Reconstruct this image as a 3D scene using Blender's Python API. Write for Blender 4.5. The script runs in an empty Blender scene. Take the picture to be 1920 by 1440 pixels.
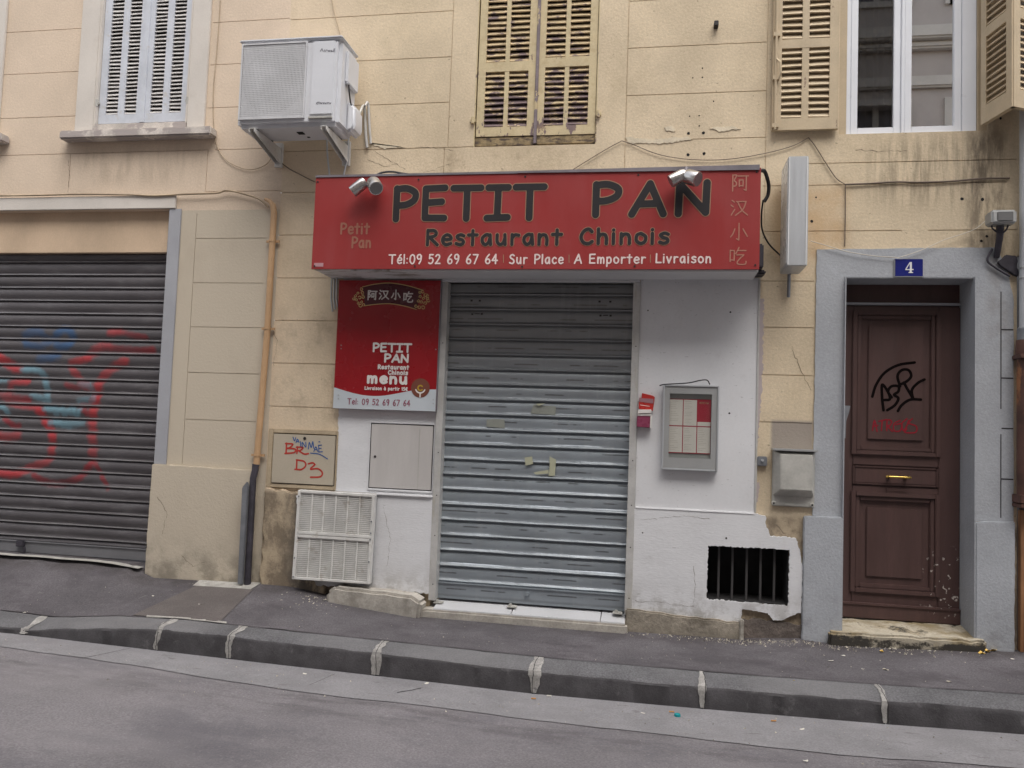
import bpy, bmesh, math, random
import numpy as np
from mathutils import Vector, Matrix
random.seed(7)
PI = math.pi
C = bpy.context.scene.collection
S = bpy.context.scene
# ------------------------------------------------------------------ camera, sky, sun, exposure
CAM_D, CAM_Z, FPX = 5.9, 1.2889, 1500.0
YAW, PITCH, ROLL = math.radians(-9.97318), math.radians(3.29295), math.radians(2.07206)
_f = Vector((math.sin(YAW)*math.cos(PITCH), math.cos(YAW)*math.cos(PITCH), math.sin(PITCH)))
_r = Vector((math.cos(YAW), -math.sin(YAW), 0)); _u = _r.cross(_f)
CR = _r*math.cos(ROLL) + _u*math.sin(ROLL); CU = _u*math.cos(ROLL) - _r*math.sin(ROLL); CF = _f
cd = bpy.data.cameras.new('camera'); cam = bpy.data.objects.new('camera', cd); C.objects.link(cam)
cam.matrix_world = Matrix(((CR.x, CU.x, -CF.x, 0), (CR.y, CU.y, -CF.y, -CAM_D), (CR.z, CU.z, -CF.z, CAM_Z), (0, 0, 0, 1)))
cd.sensor_width = 36; cd.lens = 36*FPX/1920; cd.clip_start = .05; cd.clip_end = 500
S.camera = cam
SUN_EL, SUN_AZ = math.radians(62), math.radians(25)      # azimuth: towards -Y, swung to +X
w = bpy.data.worlds.new('World'); S.world = w; w.use_nodes = True
nt = w.node_tree; nt.nodes.clear()
sky = nt.nodes.new('ShaderNodeTexSky'); sky.sky_type = 'NISHITA'; sky.sun_disc = False
sky.sun_elevation = SUN_EL; sky.sun_rotation = PI - SUN_AZ; sky.dust_density = 4; sky.air_density = 1.0
hs = nt.nodes.new('ShaderNodeHueSaturation'); hs.inputs['Saturation'].default_value = .30
bg = nt.nodes.new('ShaderNodeBackground'); bg.inputs[1].default_value = .14
wo = nt.nodes.new('ShaderNodeOutputWorld')
nt.links.new(sky.outputs[0], hs.inputs['Color']); nt.links.new(hs.outputs[0], bg.inputs[0]); nt.links.new(bg.outputs[0], wo.inputs[0])
ld = bpy.data.lights.new('sun', 'SUN'); ld.energy = .55; ld.angle = math.radians(60); ld.color = (1, .95, .88)
sun = bpy.data.objects.new('sun', ld); C.objects.link(sun)
sd = Vector((math.sin(SUN_AZ)*math.cos(SUN_EL), -math.cos(SUN_AZ)*math.cos(SUN_EL), math.sin(SUN_EL)))
sun.rotation_euler = sd.to_track_quat('Z', 'Y').to_euler()
S.view_settings.view_transform = 'Standard'; S.view_settings.look = 'None'
S.view_settings.exposure = 1.18; S.view_settings.gamma = 1
S.render.engine = 'CYCLES'
S.cycles.use_denoising = True; S.cycles.max_bounces = 6; S.cycles.diffuse_bounces = 4; S.cycles.glossy_bounces = 3

# ------------------------------------------------------------------ helpers
def at(px, py, y=0.0):
    """world (x, z) of a photograph point on the plane Y = y"""
    d = CR*((px-960)/FPX) - CU*((py-720)/FPX) + CF
    t = (y+CAM_D)/d.y
    return d.x*t, CAM_Z + d.z*t
def atz(px, py, z):
    d = CR*((px-960)/FPX) - CU*((py-720)/FPX) + CF
    t = (z-CAM_Z)/d.z
    return d.x*t, d.y*t - CAM_D
def at3(px, py, y=0.0):
    x, z = at(px, py, y); return (x, y, z)
ORG = {}
def thing(name, label, cat, loc=(0, 0, 0), group=None):
    o = bpy.data.objects.new(name, None); C.objects.link(o); o.location = loc; o.empty_display_size = .1
    o['label'] = label; o['category'] = cat
    if group: o['group'] = group
    ORG[o.name] = Vector(loc); return o
class MB:
    def __init__(s): s.v = []; s.f = []; s.m = []
    def add(s, vs, fs, m=0):
        b = len(s.v); s.v += [tuple(p) for p in vs]; s.f += [[i+b for i in f] for f in fs]; s.m += [m]*len(fs); return s
    def box(s, x0, x1, y0, y1, z0, z1, m=0):
        return s.add([(x0,y0,z0),(x1,y0,z0),(x1,y1,z0),(x0,y1,z0),(x0,y0,z1),(x1,y0,z1),(x1,y1,z1),(x0,y1,z1)],
                     [(0,1,5,4),(1,2,6,5),(2,3,7,6),(3,0,4,7),(4,5,6,7),(3,2,1,0)], m)
    def obox(s, c, ax, ay, az, m=0):
        c, ax, ay, az = map(Vector, (c, ax, ay, az)); vs = []
        for k in (-1, 1):
            for i, j in ((-1,-1),(1,-1),(1,1),(-1,1)): vs.append(c+ax*i+ay*j+az*k)
        return s.add(vs, [(0,1,5,4),(1,2,6,5),(2,3,7,6),(3,0,4,7),(4,5,6,7),(3,2,1,0)], m)
    def prism(s, poly, y0, y1, m=0, side=None):
        n = len(poly); side = m if side is None else side
        s.add([(x,y0,z) for x,z in poly]+[(x,y1,z) for x,z in poly], [list(range(n)), list(range(2*n-1,n-1,-1))], m)
        b = len(s.v)-2*n
        for i in range(n):
            j = (i+1) % n; s.f.append([b+i, b+n+i, b+n+j, b+j]); s.m.append(side)
        return s
    def tube(s, path, r, n=8, m=0, caps=True):
        P = [Vector(p) for p in path]; rr = r if isinstance(r, (list, tuple)) else [r]*len(P)
        b = len(s.v); t0 = (P[1]-P[0]).normalized()
        up = Vector((0,0,1)) if abs(t0.z) < .9 else Vector((1,0,0)); a = t0.cross(up).normalized()
        for i, p in enumerate(P):
            t = (P[min(i+1,len(P)-1)]-P[max(i-1,0)])
            t = t.normalized() if t.length > 1e-9 else t0
            a = (a - t*a.dot(t)); a = a.normalized() if a.length > 1e-6 else t.orthogonal().normalized(); bb = t.cross(a)
            for k in range(n):
                q = 2*PI*k/n; s.v.append(tuple(p + (a*math.cos(q)+bb*math.sin(q))*rr[i]))
        for i in range(len(P)-1):
            for k in range(n):
                k2 = (k+1) % n; s.f.append([b+i*n+k, b+i*n+k2, b+(i+1)*n+k2, b+(i+1)*n+k]); s.m.append(m)
        if caps:
            s.f.append([b+k for k in range(n)][::-1]); s.m.append(m)
            e = b+(len(P)-1)*n; s.f.append([e+k for k in range(n)]); s.m.append(m)
        return s
    def grid(s, nx, ny, fn, m=0):
        b = len(s.v)
        for j in range(ny+1):
            for i in range(nx+1): s.v.append(tuple(fn(i/nx, j/ny)))
        for j in range(ny):
            for i in range(nx):
                a = b+j*(nx+1)+i; s.f.append([a, a+1, a+nx+2, a+nx+1]); s.m.append(m)
        return s
def obj(name, mb, mats, parent=None, bevel=0, smooth=False, label=None, seg=2, recalc=True):
    me = bpy.data.meshes.new(name); o = bpy.data.objects.new(name, me); C.objects.link(o)
    if parent is not None: org = ORG[parent.name]
    else:
        xs = np.array(mb.v); org = Vector(((xs[:,0].min()+xs[:,0].max())/2, (xs[:,1].min()+xs[:,1].max())/2, xs[:,2].min()))
        o.location = org
    me.from_pydata([(p[0]-org.x, p[1]-org.y, p[2]-org.z) for p in mb.v], [], mb.f)
    for mt in (mats if isinstance(mats, (list, tuple)) else [mats]): me.materials.append(mt)
    me.polygons.foreach_set('material_index', mb.m)
    if bevel or recalc:
        bm = bmesh.new(); bm.from_mesh(me)
        if recalc: bmesh.ops.recalc_face_normals(bm, faces=bm.faces)
        if bevel:
            es = [e for e in bm.edges if len(e.link_faces) == 2 and e.calc_face_angle(0) > .5]
            bmesh.ops.bevel(bm, geom=es, offset=bevel, segments=seg, affect='EDGES', clamp_overlap=True)
        bm.to_mesh(me); bm.free()
    if smooth:
        me.polygons.foreach_set('use_smooth', [True]*len(me.polygons)); me.set_sharp_from_angle(angle=math.radians(38))
    if parent is not None: o.parent = parent
    ORG[o.name] = org
    if label: o['label'] = label
    return o
def tag(o, label, cat, group=None):
    o['label'] = label; o['category'] = cat
    if group: o['group'] = group
    return o
def struct(name, mb, mats, **k):
    o = obj(name, mb, mats, **k); o['kind'] = 'structure'; return o
def lerp(pts, x):
    return float(np.interp(x, [p[0] for p in pts], [p[1] for p in pts]))
def catmull(pts, n=8):
    P = [np.array(p, float) for p in pts]; P = [2*P[0]-P[1]]+P+[2*P[-1]-P[-2]]; out = []
    for i in range(1, len(P)-2):
        a, b, c, d = P[i-1:i+3]
        for k in range(n):
            t = k/n; out.append(.5*(2*b+(c-a)*t+(2*a-5*b+4*c-d)*t*t+(3*b-a-3*c+d)*t**3))
    out.append(P[-2]); return [tuple(p) for p in out]

# ------------------------------------------------------------------ materials
def N(nt, kind, **k):
    n = nt.nodes.new('ShaderNode'+kind)
    for a, v in k.items():
        if a.startswith('i_'): n.inputs[int(a[2:])].default_value = v
        else: setattr(n, a, v)
    return n
def math_(nt, op, a, b=None):
    n = N(nt, 'Math', operation=op)
    for i, q in enumerate((a, b)):
        if q is None: continue
        if hasattr(q, 'links'): nt.links.new(q, n.inputs[i])
        else: n.inputs[i].default_value = q
    return n.outputs[0]
def pos(nt): return N(nt, 'NewGeometry').outputs['Position']
def scaled(nt, sc, off=(0, 0, 0)):
    m = N(nt, 'Mapping'); nt.links.new(pos(nt), m.inputs[0]); m.inputs[3].default_value = sc; m.inputs[1].default_value = off
    return m.outputs[0]
def noise(nt, sc=(1, 1, 1), scale=1, detail=5, rough=.6, off=(0, 0, 0)):
    n = N(nt, 'TexNoise'); nt.links.new(scaled(nt, sc, off), n.inputs['Vector'])
    n.inputs['Scale'].default_value = scale; n.inputs['Detail'].default_value = detail; n.inputs['Roughness'].default_value = rough
    return n.outputs['Fac']
def ramp(nt, v, a, b, lo=0, hi=1):
    m = N(nt, 'MapRange', clamp=True); m.interpolation_type = 'SMOOTHSTEP'
    nt.links.new(v, m.inputs[0]); m.inputs[1].default_value = a; m.inputs[2].default_value = b
    m.inputs[3].default_value = lo; m.inputs[4].default_value = hi
    return m.outputs[0]
def mix(nt, fac, a, b, blend='MIX'):
    m = N(nt, 'Mix', data_type='RGBA', blend_type=blend)
    for sock, v in ((m.inputs[0], fac), (m.inputs[6], a), (m.inputs[7], b)):
        if hasattr(v, 'links'): nt.links.new(v, sock)
        elif isinstance(v, (int, float)): sock.default_value = v
        else: sock.default_value = (*v, 1)
    return m.outputs[2]
def boxmask(nt, x0, x1, z0, z1, sx=.05, sz=.05):
    sp = N(nt, 'SeparateXYZ'); nt.links.new(pos(nt), sp.inputs[0]); X, Z = sp.outputs[0], sp.outputs[2]
    a = math_(nt, 'MULTIPLY', ramp(nt, X, x0, x0+sx), ramp(nt, X, x1-sx, x1, 1, 0))
    b = math_(nt, 'MULTIPLY', ramp(nt, Z, z0, z0+sz), ramp(nt, Z, z1-sz, z1, 1, 0))
    return math_(nt, 'MULTIPLY', a, b)
def N_z(nt):
    sp = N(nt, 'SeparateXYZ'); nt.links.new(pos(nt), sp.inputs[0]); return sp.outputs[2]
MATS = {}
def mat(name, col, rough=.7, metal=0, var=.12, vs=2.5, fine=.05, fs=90, bump=0, bs=120, bd=.004, spec=.5, extra=None, stretch=(1, 1, 1), ior=None):
    m = bpy.data.materials.new(name); m.use_nodes = True; nt = m.node_tree; p = nt.nodes['Principled BSDF']
    c = col
    if var:
        n = ramp(nt, noise(nt, stretch, vs, 6), .3, .7)
        c = mix(nt, n, [min(1, q*(1-var)) for q in col], [min(1, q*(1+var)) for q in col])
    if fine:
        n = noise(nt, stretch, fs, 3); c = mix(nt, ramp(nt, n, .3, .7, 0, 1), mix(nt, fine, c, (0, 0, 0)), c)
    if extra: c = extra(nt, c)
    if hasattr(c, 'links'): nt.links.new(c, p.inputs['Base Color'])
    else: p.inputs['Base Color'].default_value = (*c, 1)
    rn = ramp(nt, noise(nt, stretch, vs*2, 4, off=(3, 1, 2)), .3, .7, max(.03, rough-.08), min(1, rough+.08)); nt.links.new(rn, p.inputs['Roughness'])
    p.inputs['Metallic'].default_value = metal; p.inputs['Specular IOR Level'].default_value = spec
    if ior: p.inputs['IOR'].default_value = ior
    if bump:
        b = N(nt, 'Bump'); b.inputs['Strength'].default_value = bump; b.inputs['Distance'].default_value = bd
        nt.links.new(noise(nt, stretch, bs, 5, .65), b.inputs['Height']); nt.links.new(b.outputs[0], p.inputs['Normal'])
    MATS[name] = m; return m
def plain(name, col, rough=.6, metal=0): return mat(name, col, rough, metal, var=.06, fine=0)

def left_wall_x(nt, c):
    sp = N(nt, 'SeparateXYZ'); nt.links.new(pos(nt), sp.inputs[0])
    low = math_(nt, 'MULTIPLY', ramp(nt, sp.outputs[2], 2.985, 2.99, 1, 0), math_(nt, 'MAXIMUM', ramp(nt, sp.outputs[0], -3.85, -3.845), math_(nt, 'MULTIPLY', ramp(nt, sp.outputs[2], .915, .92, 1, 0), ramp(nt, sp.outputs[0], -3.99, -3.985))))
    c = mix(nt, low, c, (.525, .46, .365))                     # the ground-floor pier is painted a greyer beige
    st = math_(nt, 'MULTIPLY', boxmask(nt, -5.1, -3.5, 3.15, 3.6, .3, .15), ramp(nt, noise(nt, (4, 1, .8), 2.2), .42, .66))
    c = mix(nt, math_(nt, 'MULTIPLY', st, .28), c, (.24, .18, .12))
    st = ramp(nt, noise(nt, (1, 1, .6), 1.7, 7, .65, (5, 0, 0)), .52, .75)
    c = mix(nt, math_(nt, 'MULTIPLY', st, .22), c, (.30, .24, .18))
    d = math_(nt, 'MULTIPLY', ramp(nt, sp.outputs[2], .0, .45, 1, 0), ramp(nt, noise(nt, (1, 1, 1), 6, 6), .35, .65))
    return mix(nt, math_(nt, 'MULTIPLY', d, .65), c, (.13, .115, .09))
def mid_wall_x(nt, c):
    sp = N(nt, 'SeparateXYZ'); nt.links.new(pos(nt), sp.inputs[0]); X, Z = sp.outputs[0], sp.outputs[2]
    pink = ramp(nt, X, -2.9, -1.9, 1, 0)
    c = mix(nt, math_(nt, 'MULTIPLY', pink, .5), c, (.68, .55, .41))
    g = ramp(nt, noise(nt, (1, 1, .7), 1.3, 8, .7, (2, 0, 7)), .46, .72)
    c = mix(nt, math_(nt, 'MULTIPLY', g, .30), c, (.29, .225, .125))
    o = math_(nt, 'MULTIPLY', boxmask(nt, .72, 1.4, 2.4, 3.2, .15, .2), ramp(nt, noise(nt, (1, 1, 1), 3, 4), .3, .6))
    c = mix(nt, math_(nt, 'MULTIPLY', o, .55), c, (.50, .31, .15))     # orange-tinted repaint beside the sign
    d = math_(nt, 'MULTIPLY', boxmask(nt, 1.35, 2.45, 2.85, 3.55, .3, .25), ramp(nt, noise(nt, (9, 1, .9), 1.7, 7, .7), .42, .6))
    c = mix(nt, math_(nt, 'MULTIPLY', d, .48), c, (.125, .10, .07))      # dirt run-off under the right window
    d = math_(nt, 'MULTIPLY', boxmask(nt, -1.9, -.2, 3.05, 3.5, .3, .15), ramp(nt, noise(nt, (2, 1, 1.5), 2.4, 8, .7), .48, .68))
    c = mix(nt, math_(nt, 'MULTIPLY', d, .5), c, (.22, .165, .10))
    d = math_(nt, 'MULTIPLY', boxmask(nt, 2.05, 2.42, 2.4, 3.6, .12, .2), ramp(nt, noise(nt, (5, 1, 1.2), 2, 7, .7), .38, .6))
    c = mix(nt, math_(nt, 'MULTIPLY', d, .7), c, (.10, .08, .06))
    r = math_(nt, 'MULTIPLY', boxmask(nt, .82, 1.13, 1.2, 1.44, .03, .03), ramp(nt, noise(nt, (1, 1, 1), 14, 4), .2, .36))
    c = mix(nt, math_(nt, 'MULTIPLY', r, .9), c, (.29, .255, .225))    # cement repair over the meter box
    d = math_(nt, 'MULTIPLY', boxmask(nt, -3.0, -2.35, 1.2, 2.3, .1, .3), ramp(nt, noise(nt, (1, 1, .8), 3.2, 8, .7), .46, .66))
    c = mix(nt, math_(nt, 'MULTIPLY', d, .5), c, (.21, .165, .11))
    low = ramp(nt, Z, .72, .78, 1, 0)
    s = mix(nt, ramp(nt, noise(nt, (1, 1, .7), 4.5, 8, .72), .4, .6), (.225, .18, .13), (.46, .375, .265))
    dk = math_(nt, 'MULTIPLY', ramp(nt, noise(nt, (1.4, 1, .6), 4, 8, .72, (9, 2, 0)), .42, .56), boxmask(nt, -2.85, -2.3, -.4, .75, .2, .05))
    s = mix(nt, math_(nt, 'MULTIPLY', dk, .8), s, (.10, .09, .08))
    c = mix(nt, low, c, s)
    pit = ramp(nt, noise(nt, (1, 1, 1.4), 26, 4, .6, (1, 5, 3)), .66, .71)
    return mix(nt, math_(nt, 'MULTIPLY', pit, .5), c, (.10, .075, .05))
M_left = mat('peach plaster', (.68, .555, .43), .85, var=.07, vs=1.2, fine=.10, fs=70, bump=.45, bs=48, bd=.006, spec=.2, extra=left_wall_x)
M_mid = mat('yellow plaster', (.67, .555, .395), .85, var=.10, vs=1.6, fine=.12, fs=60, bump=.6, bs=50, bd=.006, spec=.2, extra=mid_wall_x)
M_pale = mat('pale plaster trim', (.64, .595, .54), .8, var=.07, fine=.06, bump=.2, bs=60, spec=.2,
    extra=lambda nt, c: mix(nt, math_(nt, 'MULTIPLY', ramp(nt, noise(nt, (1, 1, 1), 5, 6), .5, .75), .25), c, (.35, .30, .25)))
M_crackline = mat('crack line', (.13, .10, .075), .9, var=.1, fine=0)
M_flake = mat('flaked pale plaster', (.66, .575, .43), .85, var=.12, vs=8, fine=.1, bump=.6, bs=60)
M_sill = mat('worn stone sill', (.60, .55, .50), .85, var=.2, vs=6, fine=.15, bump=.5, bs=40, spec=.2,
    extra=lambda nt, c: mix(nt, ramp(nt, noise(nt, (1, 1, 1), 4, 4), .48, .53), c, (.40, .355, .335)))
M_lintel = mat('lintel render', (.58, .44, .31), .85, var=.12, vs=2, fine=.07, bump=.25, bs=60, spec=.2, stretch=(1, 1, .6))
def whit_x(nt, c):
    sp = N(nt, 'SeparateXYZ'); nt.links.new(pos(nt), sp.inputs[0])
    d = math_(nt, 'MULTIPLY', ramp(nt, sp.outputs[2], -.05, .30, 1, 0), ramp(nt, noise(nt, (1, 1, 1), 9, 7, .7), .40, .62))
    c = mix(nt, math_(nt, 'MULTIPLY', d, .7), c, (.24, .22, .19))
    d = ramp(nt, noise(nt, (1, 1, 1), 4, 8, .75, (4, 4, 4)), .56, .75)
    c = mix(nt, math_(nt, 'MULTIPLY', d, .28), c, (.36, .34, .33))
    d = math_(nt, 'MULTIPLY', ramp(nt, noise(nt, (1.2, 1, .5), 2.2, 9, .75, (1, 0, 6)), .54, .72), ramp(nt, sp.outputs[2], .5, 1.1, 1, .25))
    c = mix(nt, math_(nt, 'MULTIPLY', d, .30), c, (.40, .37, .33))
    d = ramp(nt, noise(nt, (1, 1, 3), 26, 3, .5, (7, 0, 2)), .69, .73)
    return mix(nt, math_(nt, 'MULTIPLY', d, .35), c, (.20, .19, .18))
M_white = mat('white wall paint', (.675, .675, .685), .6, var=.04, vs=2, fine=.05, fs=50, bump=.35, bs=26, bd=.004, spec=.3, extra=whit_x, stretch=(1, 1, 3.2))
M_board = mat('white painted board', (.675, .675, .685), .6, var=.04, vs=2, fine=.03, fs=50, bump=.12, bs=28, bd=.004, spec=.35, extra=whit_x)
M_soffit = mat('white soffit', (.62, .62, .63), .6, var=.05, fine=.04,
    extra=lambda nt, c: mix(nt, math_(nt, 'MULTIPLY', math_(nt, 'MULTIPLY', boxmask(nt, -2.6, -1.6, 2.2, 2.6, .1, .01), ramp(nt, noise(nt, (1, 4, 1), 4, 7, .7), .48, .6)), .8), c, (.2, .165, .12)))
def graypaint_x(nt, c):
    sp = N(nt, 'SeparateXYZ'); nt.links.new(pos(nt), sp.inputs[0])
    d = math_(nt, 'MULTIPLY', ramp(nt, sp.outputs[2], -.1, .4, 1, 0), ramp(nt, noise(nt, (1, 1, 1), 8, 7, .7), .45, .68))
    c = mix(nt, math_(nt, 'MULTIPLY', d, .45), c, (.17, .165, .16))
    d = math_(nt, 'MULTIPLY', boxmask(nt, 2.2, 2.42, 1.9, 2.7, .08, .15), ramp(nt, noise(nt, (1, 1, 1), 6, 6), .4, .6))
    c = mix(nt, math_(nt, 'MULTIPLY', d, .4), c, (.2, .18, .16))
    d = ramp(nt, noise(nt, (1, 1, 2.5), 30, 3, .5), .69, .72)
    return mix(nt, math_(nt, 'MULTIPLY', d, .3), c, (.62, .64, .65))
M_gray = mat('blue grey wall paint', (.39, .405, .43), .75, var=.06, vs=3, fine=.10, fs=60, bump=.6, bs=60, bd=.005, spec=.25, extra=graypaint_x)
M_jamb = mat('grey jamb paint', (.355, .36, .385), .7, var=.06, fine=.05, bump=.2, bs=60)
def galva_x(nt, c):
    sp = N(nt, 'SeparateXYZ'); nt.links.new(pos(nt), sp.inputs[0])
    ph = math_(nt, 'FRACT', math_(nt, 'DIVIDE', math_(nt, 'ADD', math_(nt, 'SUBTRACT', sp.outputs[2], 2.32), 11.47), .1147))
    idx = math_(nt, 'FLOOR', math_(nt, 'DIVIDE', math_(nt, 'ADD', math_(nt, 'SUBTRACT', sp.outputs[2], 2.32), 11.47), .1147))
    cb = N(nt, 'CombineXYZ'); nt.links.new(sp.outputs[0], cb.inputs[0]); nt.links.new(math_(nt, 'MULTIPLY', idx, 7.31), cb.inputs[1])
    n = N(nt, 'TexNoise'); nt.links.new(cb.outputs[0], n.inputs['Vector']); n.inputs['Scale'].default_value = 4.2; n.inputs['Detail'].default_value = 5
    cb2 = N(nt, 'CombineXYZ'); nt.links.new(math_(nt, 'MULTIPLY', idx, 3.77), cb2.inputs[1])
    n2 = N(nt, 'TexNoise'); nt.links.new(cb2.outputs[0], n2.inputs['Vector']); n2.inputs['Scale'].default_value = 1.3
    ctr = ramp(nt, n2.outputs[0], .3, .7, .28, .72)
    dist = math_(nt, 'ABSOLUTE', math_(nt, 'SUBTRACT', ph, math_(nt, 'ADD', ctr, math_(nt, 'MULTIPLY', math_(nt, 'SUBTRACT', n.outputs[0], .5), .10))))
    dash = math_(nt, 'MULTIPLY', ramp(nt, dist, .015, .07, 1, 0), ramp(nt, n.outputs[0], .50, .56))
    c = mix(nt, math_(nt, 'MULTIPLY', dash, .72), c, (.05, .05, .05))
    up = ramp(nt, sp.outputs[2], 1.2, 2.2)
    c = mix(nt, math_(nt, 'MULTIPLY', up, .55), c, (.225, .205, .185))          # shade under the sign, painted into the upper slats' colour
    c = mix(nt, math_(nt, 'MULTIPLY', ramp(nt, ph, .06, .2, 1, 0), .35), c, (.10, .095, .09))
    v = ramp(nt, noise(nt, (6, 1, .5), 3, 6, .7), .5, .75)
    return mix(nt, math_(nt, 'MULTIPLY', v, .25), c, (.42, .43, .44))
M_galva = mat('galvanised slats', (.31, .345, .375), .48, metal=.5, var=.08, vs=3, fine=.05, extra=galva_x, stretch=(1, 1, 4))
M_rail = mat('guide rail paint', (.52, .51, .49), .5, metal=.2, var=.10, vs=8, fine=.06,
    extra=lambda nt, c: mix(nt, math_(nt, 'MULTIPLY', ramp(nt, noise(nt, (3, 1, .6), 7, 6), .52, .72), .4), c, (.36, .32, .20)))
def garage_x(nt, c):
    at_ = N(nt, 'Attribute', attribute_name='spray')
    c = mix(nt, math_(nt, 'MULTIPLY', ramp(nt, noise(nt, (1, 1, 3), 3, 7, .7), .5, .75), .35), c, (.21, .205, .21))
    return mix(nt, at_.outputs['Alpha'], c, at_.outputs['Color'])
M_garage = mat('brown grey steel slats', (.105, .096, .101), .5, metal=.2, var=.10, vs=3, fine=.06, extra=garage_x, stretch=(1, 1, 3))
M_lip = mat('worn slat lip', (.22, .21, .21), .4, metal=.6, var=.2, vs=6, fine=0)
M_dark = plain('dark recess', (.012, .011, .011), .9)
M_room = plain('dark interior', (.03, .027, .025), .9)
M_red = mat('red sign film', (.305, .036, .035), .42, var=.06, vs=1.5, fine=.03, fs=160, spec=.4,
    extra=lambda nt, c: mix(nt, math_(nt, 'MULTIPLY', ramp(nt, noise(nt, (5, 1, .8), 1.6, 6), .45, .8), .16), c, (.36, .12, .12)))
M_red2 = mat('red gloss print', (.275, .009, .014), .25, var=.10, vs=1.2, fine=0, spec=.5)
M_maroon = plain('maroon print', (.075, .008, .016), .3)
M_charcoal = mat('charcoal lettering', (.030, .028, .030), .6, var=.06, fine=0, spec=.2)
M_tan = plain('tan outline print', (.34, .20, .125), .45)
M_tan2 = plain('faded tan print', (.31, .125, .085), .45)
M_cream = plain('cream lettering', (.74, .60, .57), .45)
M_whiteprint = plain('white print', (.70, .66, .63), .4)
M_gold = plain('gold print', (.62, .43, .18), .4)
M_mauve = plain('mauve lettering', (.26, .08, .12), .4)
M_blueish = plain('pale blue print', (.50, .54, .57), .35)
M_brownseal = plain('brown seal print', (.17, .055, .035), .4)
M_captrim = mat('sign metal trim', (.22, .20, .22), .5, metal=.4, var=.15, vs=5, fine=.05)
M_chrome = plain('brushed lamp metal', (.55, .53, .51), .28, .9)
M_lens = plain('lamp glass', (.20, .20, .20), .15, .3)
M_plastic = mat('white plastic casing', (.66, .67, .70), .42, var=.04, fine=.02,
    extra=lambda nt, c: mix(nt, math_(nt, 'MULTIPLY', ramp(nt, noise(nt, (3, 1, .6), 3, 7, .7), .52, .75), .22), c, (.40, .36, .31)))
M_acdark = plain('fan cavity', (.17, .17, .18), .7)
M_acgrid = mat('fan guard wire', (.55, .55, .56), .5, var=.08, vs=5, fine=0)
M_steelwhite = mat('white painted steel', (.66, .65, .62), .5, var=.10, vs=7, fine=.06,
    extra=lambda nt, c: mix(nt, math_(nt, 'MULTIPLY', ramp(nt, noise(nt, (1, 1, 1), 11, 6, .7), .55, .7), .45), c, (.27, .2, .13)))
M_alu = mat('brushed aluminium', (.52, .535, .55), .4, metal=.35, var=.06, vs=2, fine=.05, stretch=(6, 1, .5))
M_alu2 = mat('dull aluminium frame', (.40, .405, .40), .45, metal=.4, var=.05, fine=.03)
M_pvc = mat('white pvc', (.74, .76, .80), .35, var=.03, fine=0)
M_door = mat('brown door paint', (.088, .050, .045), .45, var=.12, vs=3, fine=.08, fs=60, bump=.25, bs=40, stretch=(3, 1, .4), spec=.4,
    extra=lambda nt, c: mix(nt, math_(nt, 'MULTIPLY', boxmask(nt, 1.85, 2.3, .02, .62, .15, .2), ramp(nt, noise(nt, (1, 1, 1), 30, 2, .5), .64, .68)), c, (.55, .5, .45)))
M_brass = plain('brass', (.55, .38, .10), .3, .9)
M_black = plain('black rubber', (.018, .016, .017), .5)
M_cable = plain('brown grey cable', (.14, .105, .08), .7)
M_cablewall = mat('painted cable', (.40, .31, .21), .8, var=.2, vs=7, fine=0)
M_cablewhite = plain('white cable', (.55, .50, .42), .6)
M_pipe = mat('apricot painted pipe', (.50, .315, .17), .6, var=.10, vs=4, fine=.05)
M_castiron = mat('blackened cast iron', (.055, .05, .062), .5, metal=.3, var=.3, vs=9, fine=.1)
M_zinc = mat('grey zinc guard', (.25, .26, .28), .5, metal=.5, var=.15, vs=7, fine=.05)
M_pipewhite = mat('grey white pipe', (.50, .515, .535), .45, var=.06, fine=.03)
M_rust = mat('rusty brown pipe', (.085, .037, .026), .6, var=.35, vs=7, fine=.1, bump=.3, bs=60,
    extra=lambda nt, c: mix(nt, ramp(nt, noise(nt, (2, 1, .5), 6, 6, .7), .56, .66), c, (.30, .125, .05)))
M_concrete = mat('rough concrete', (.30, .265, .215), .9, var=.25, vs=6, fine=.2, fs=60, bump=.7, bs=30, bd=.01, spec=.2,
    extra=lambda nt, c: mix(nt, math_(nt, 'MULTIPLY', ramp(nt, noise(nt, (1, 1, 2), 4, 7, .7), .5, .7), .6), c, (.13, .11, .085)))
M_concrete2 = mat('pale threshold concrete', (.43, .40, .355), .9, var=.2, vs=7, fine=.15, fs=60, bump=.5, bs=30, bd=.008, spec=.2,
    extra=lambda nt, c: mix(nt, math_(nt, 'MULTIPLY', ramp(nt, noise(nt, (1, 1, 1), 5, 7, .7), .5, .7), .6), c, (.2, .18, .15)))
M_step = mat('worn limestone step', (.46, .41, .32), .8, var=.2, vs=5, fine=.15, bump=.4, bs=30, bd=.01, spec=.25,
    extra=lambda nt, c: mix(nt, ramp(nt, math_(nt, 'ADD', noise(nt, (1, 1, 1.3), 5, 8, .75), ramp(nt, N_z(nt), -.04, -.005, .14, 0)), .52, .64), mix(nt, ramp(nt, noise(nt, (1, 2, 1), 3, 8, .7, (4, 0, 0)), .45, .62), c, (.25, .20, .12)), (.05, .045, .038)))
M_tile = mat('white floor tile', (.50, .50, .51), .35, var=.06, fine=.05)
M_beigebox = mat('beige meter door', (.44, .385, .30), .6, var=.06, fine=.05)
M_boxframe = mat('beige render frame', (.43, .345, .235), .85, var=.14, vs=5, fine=.12, bump=.5, bs=40)
M_greybox = mat('grey beige box door', (.50, .475, .455), .5, var=.05, fine=.04, stretch=(3, 1, .5))
M_metbox = mat('weathered grey plastic', (.43, .42, .385), .55, var=.14, vs=7, fine=.08)
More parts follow.
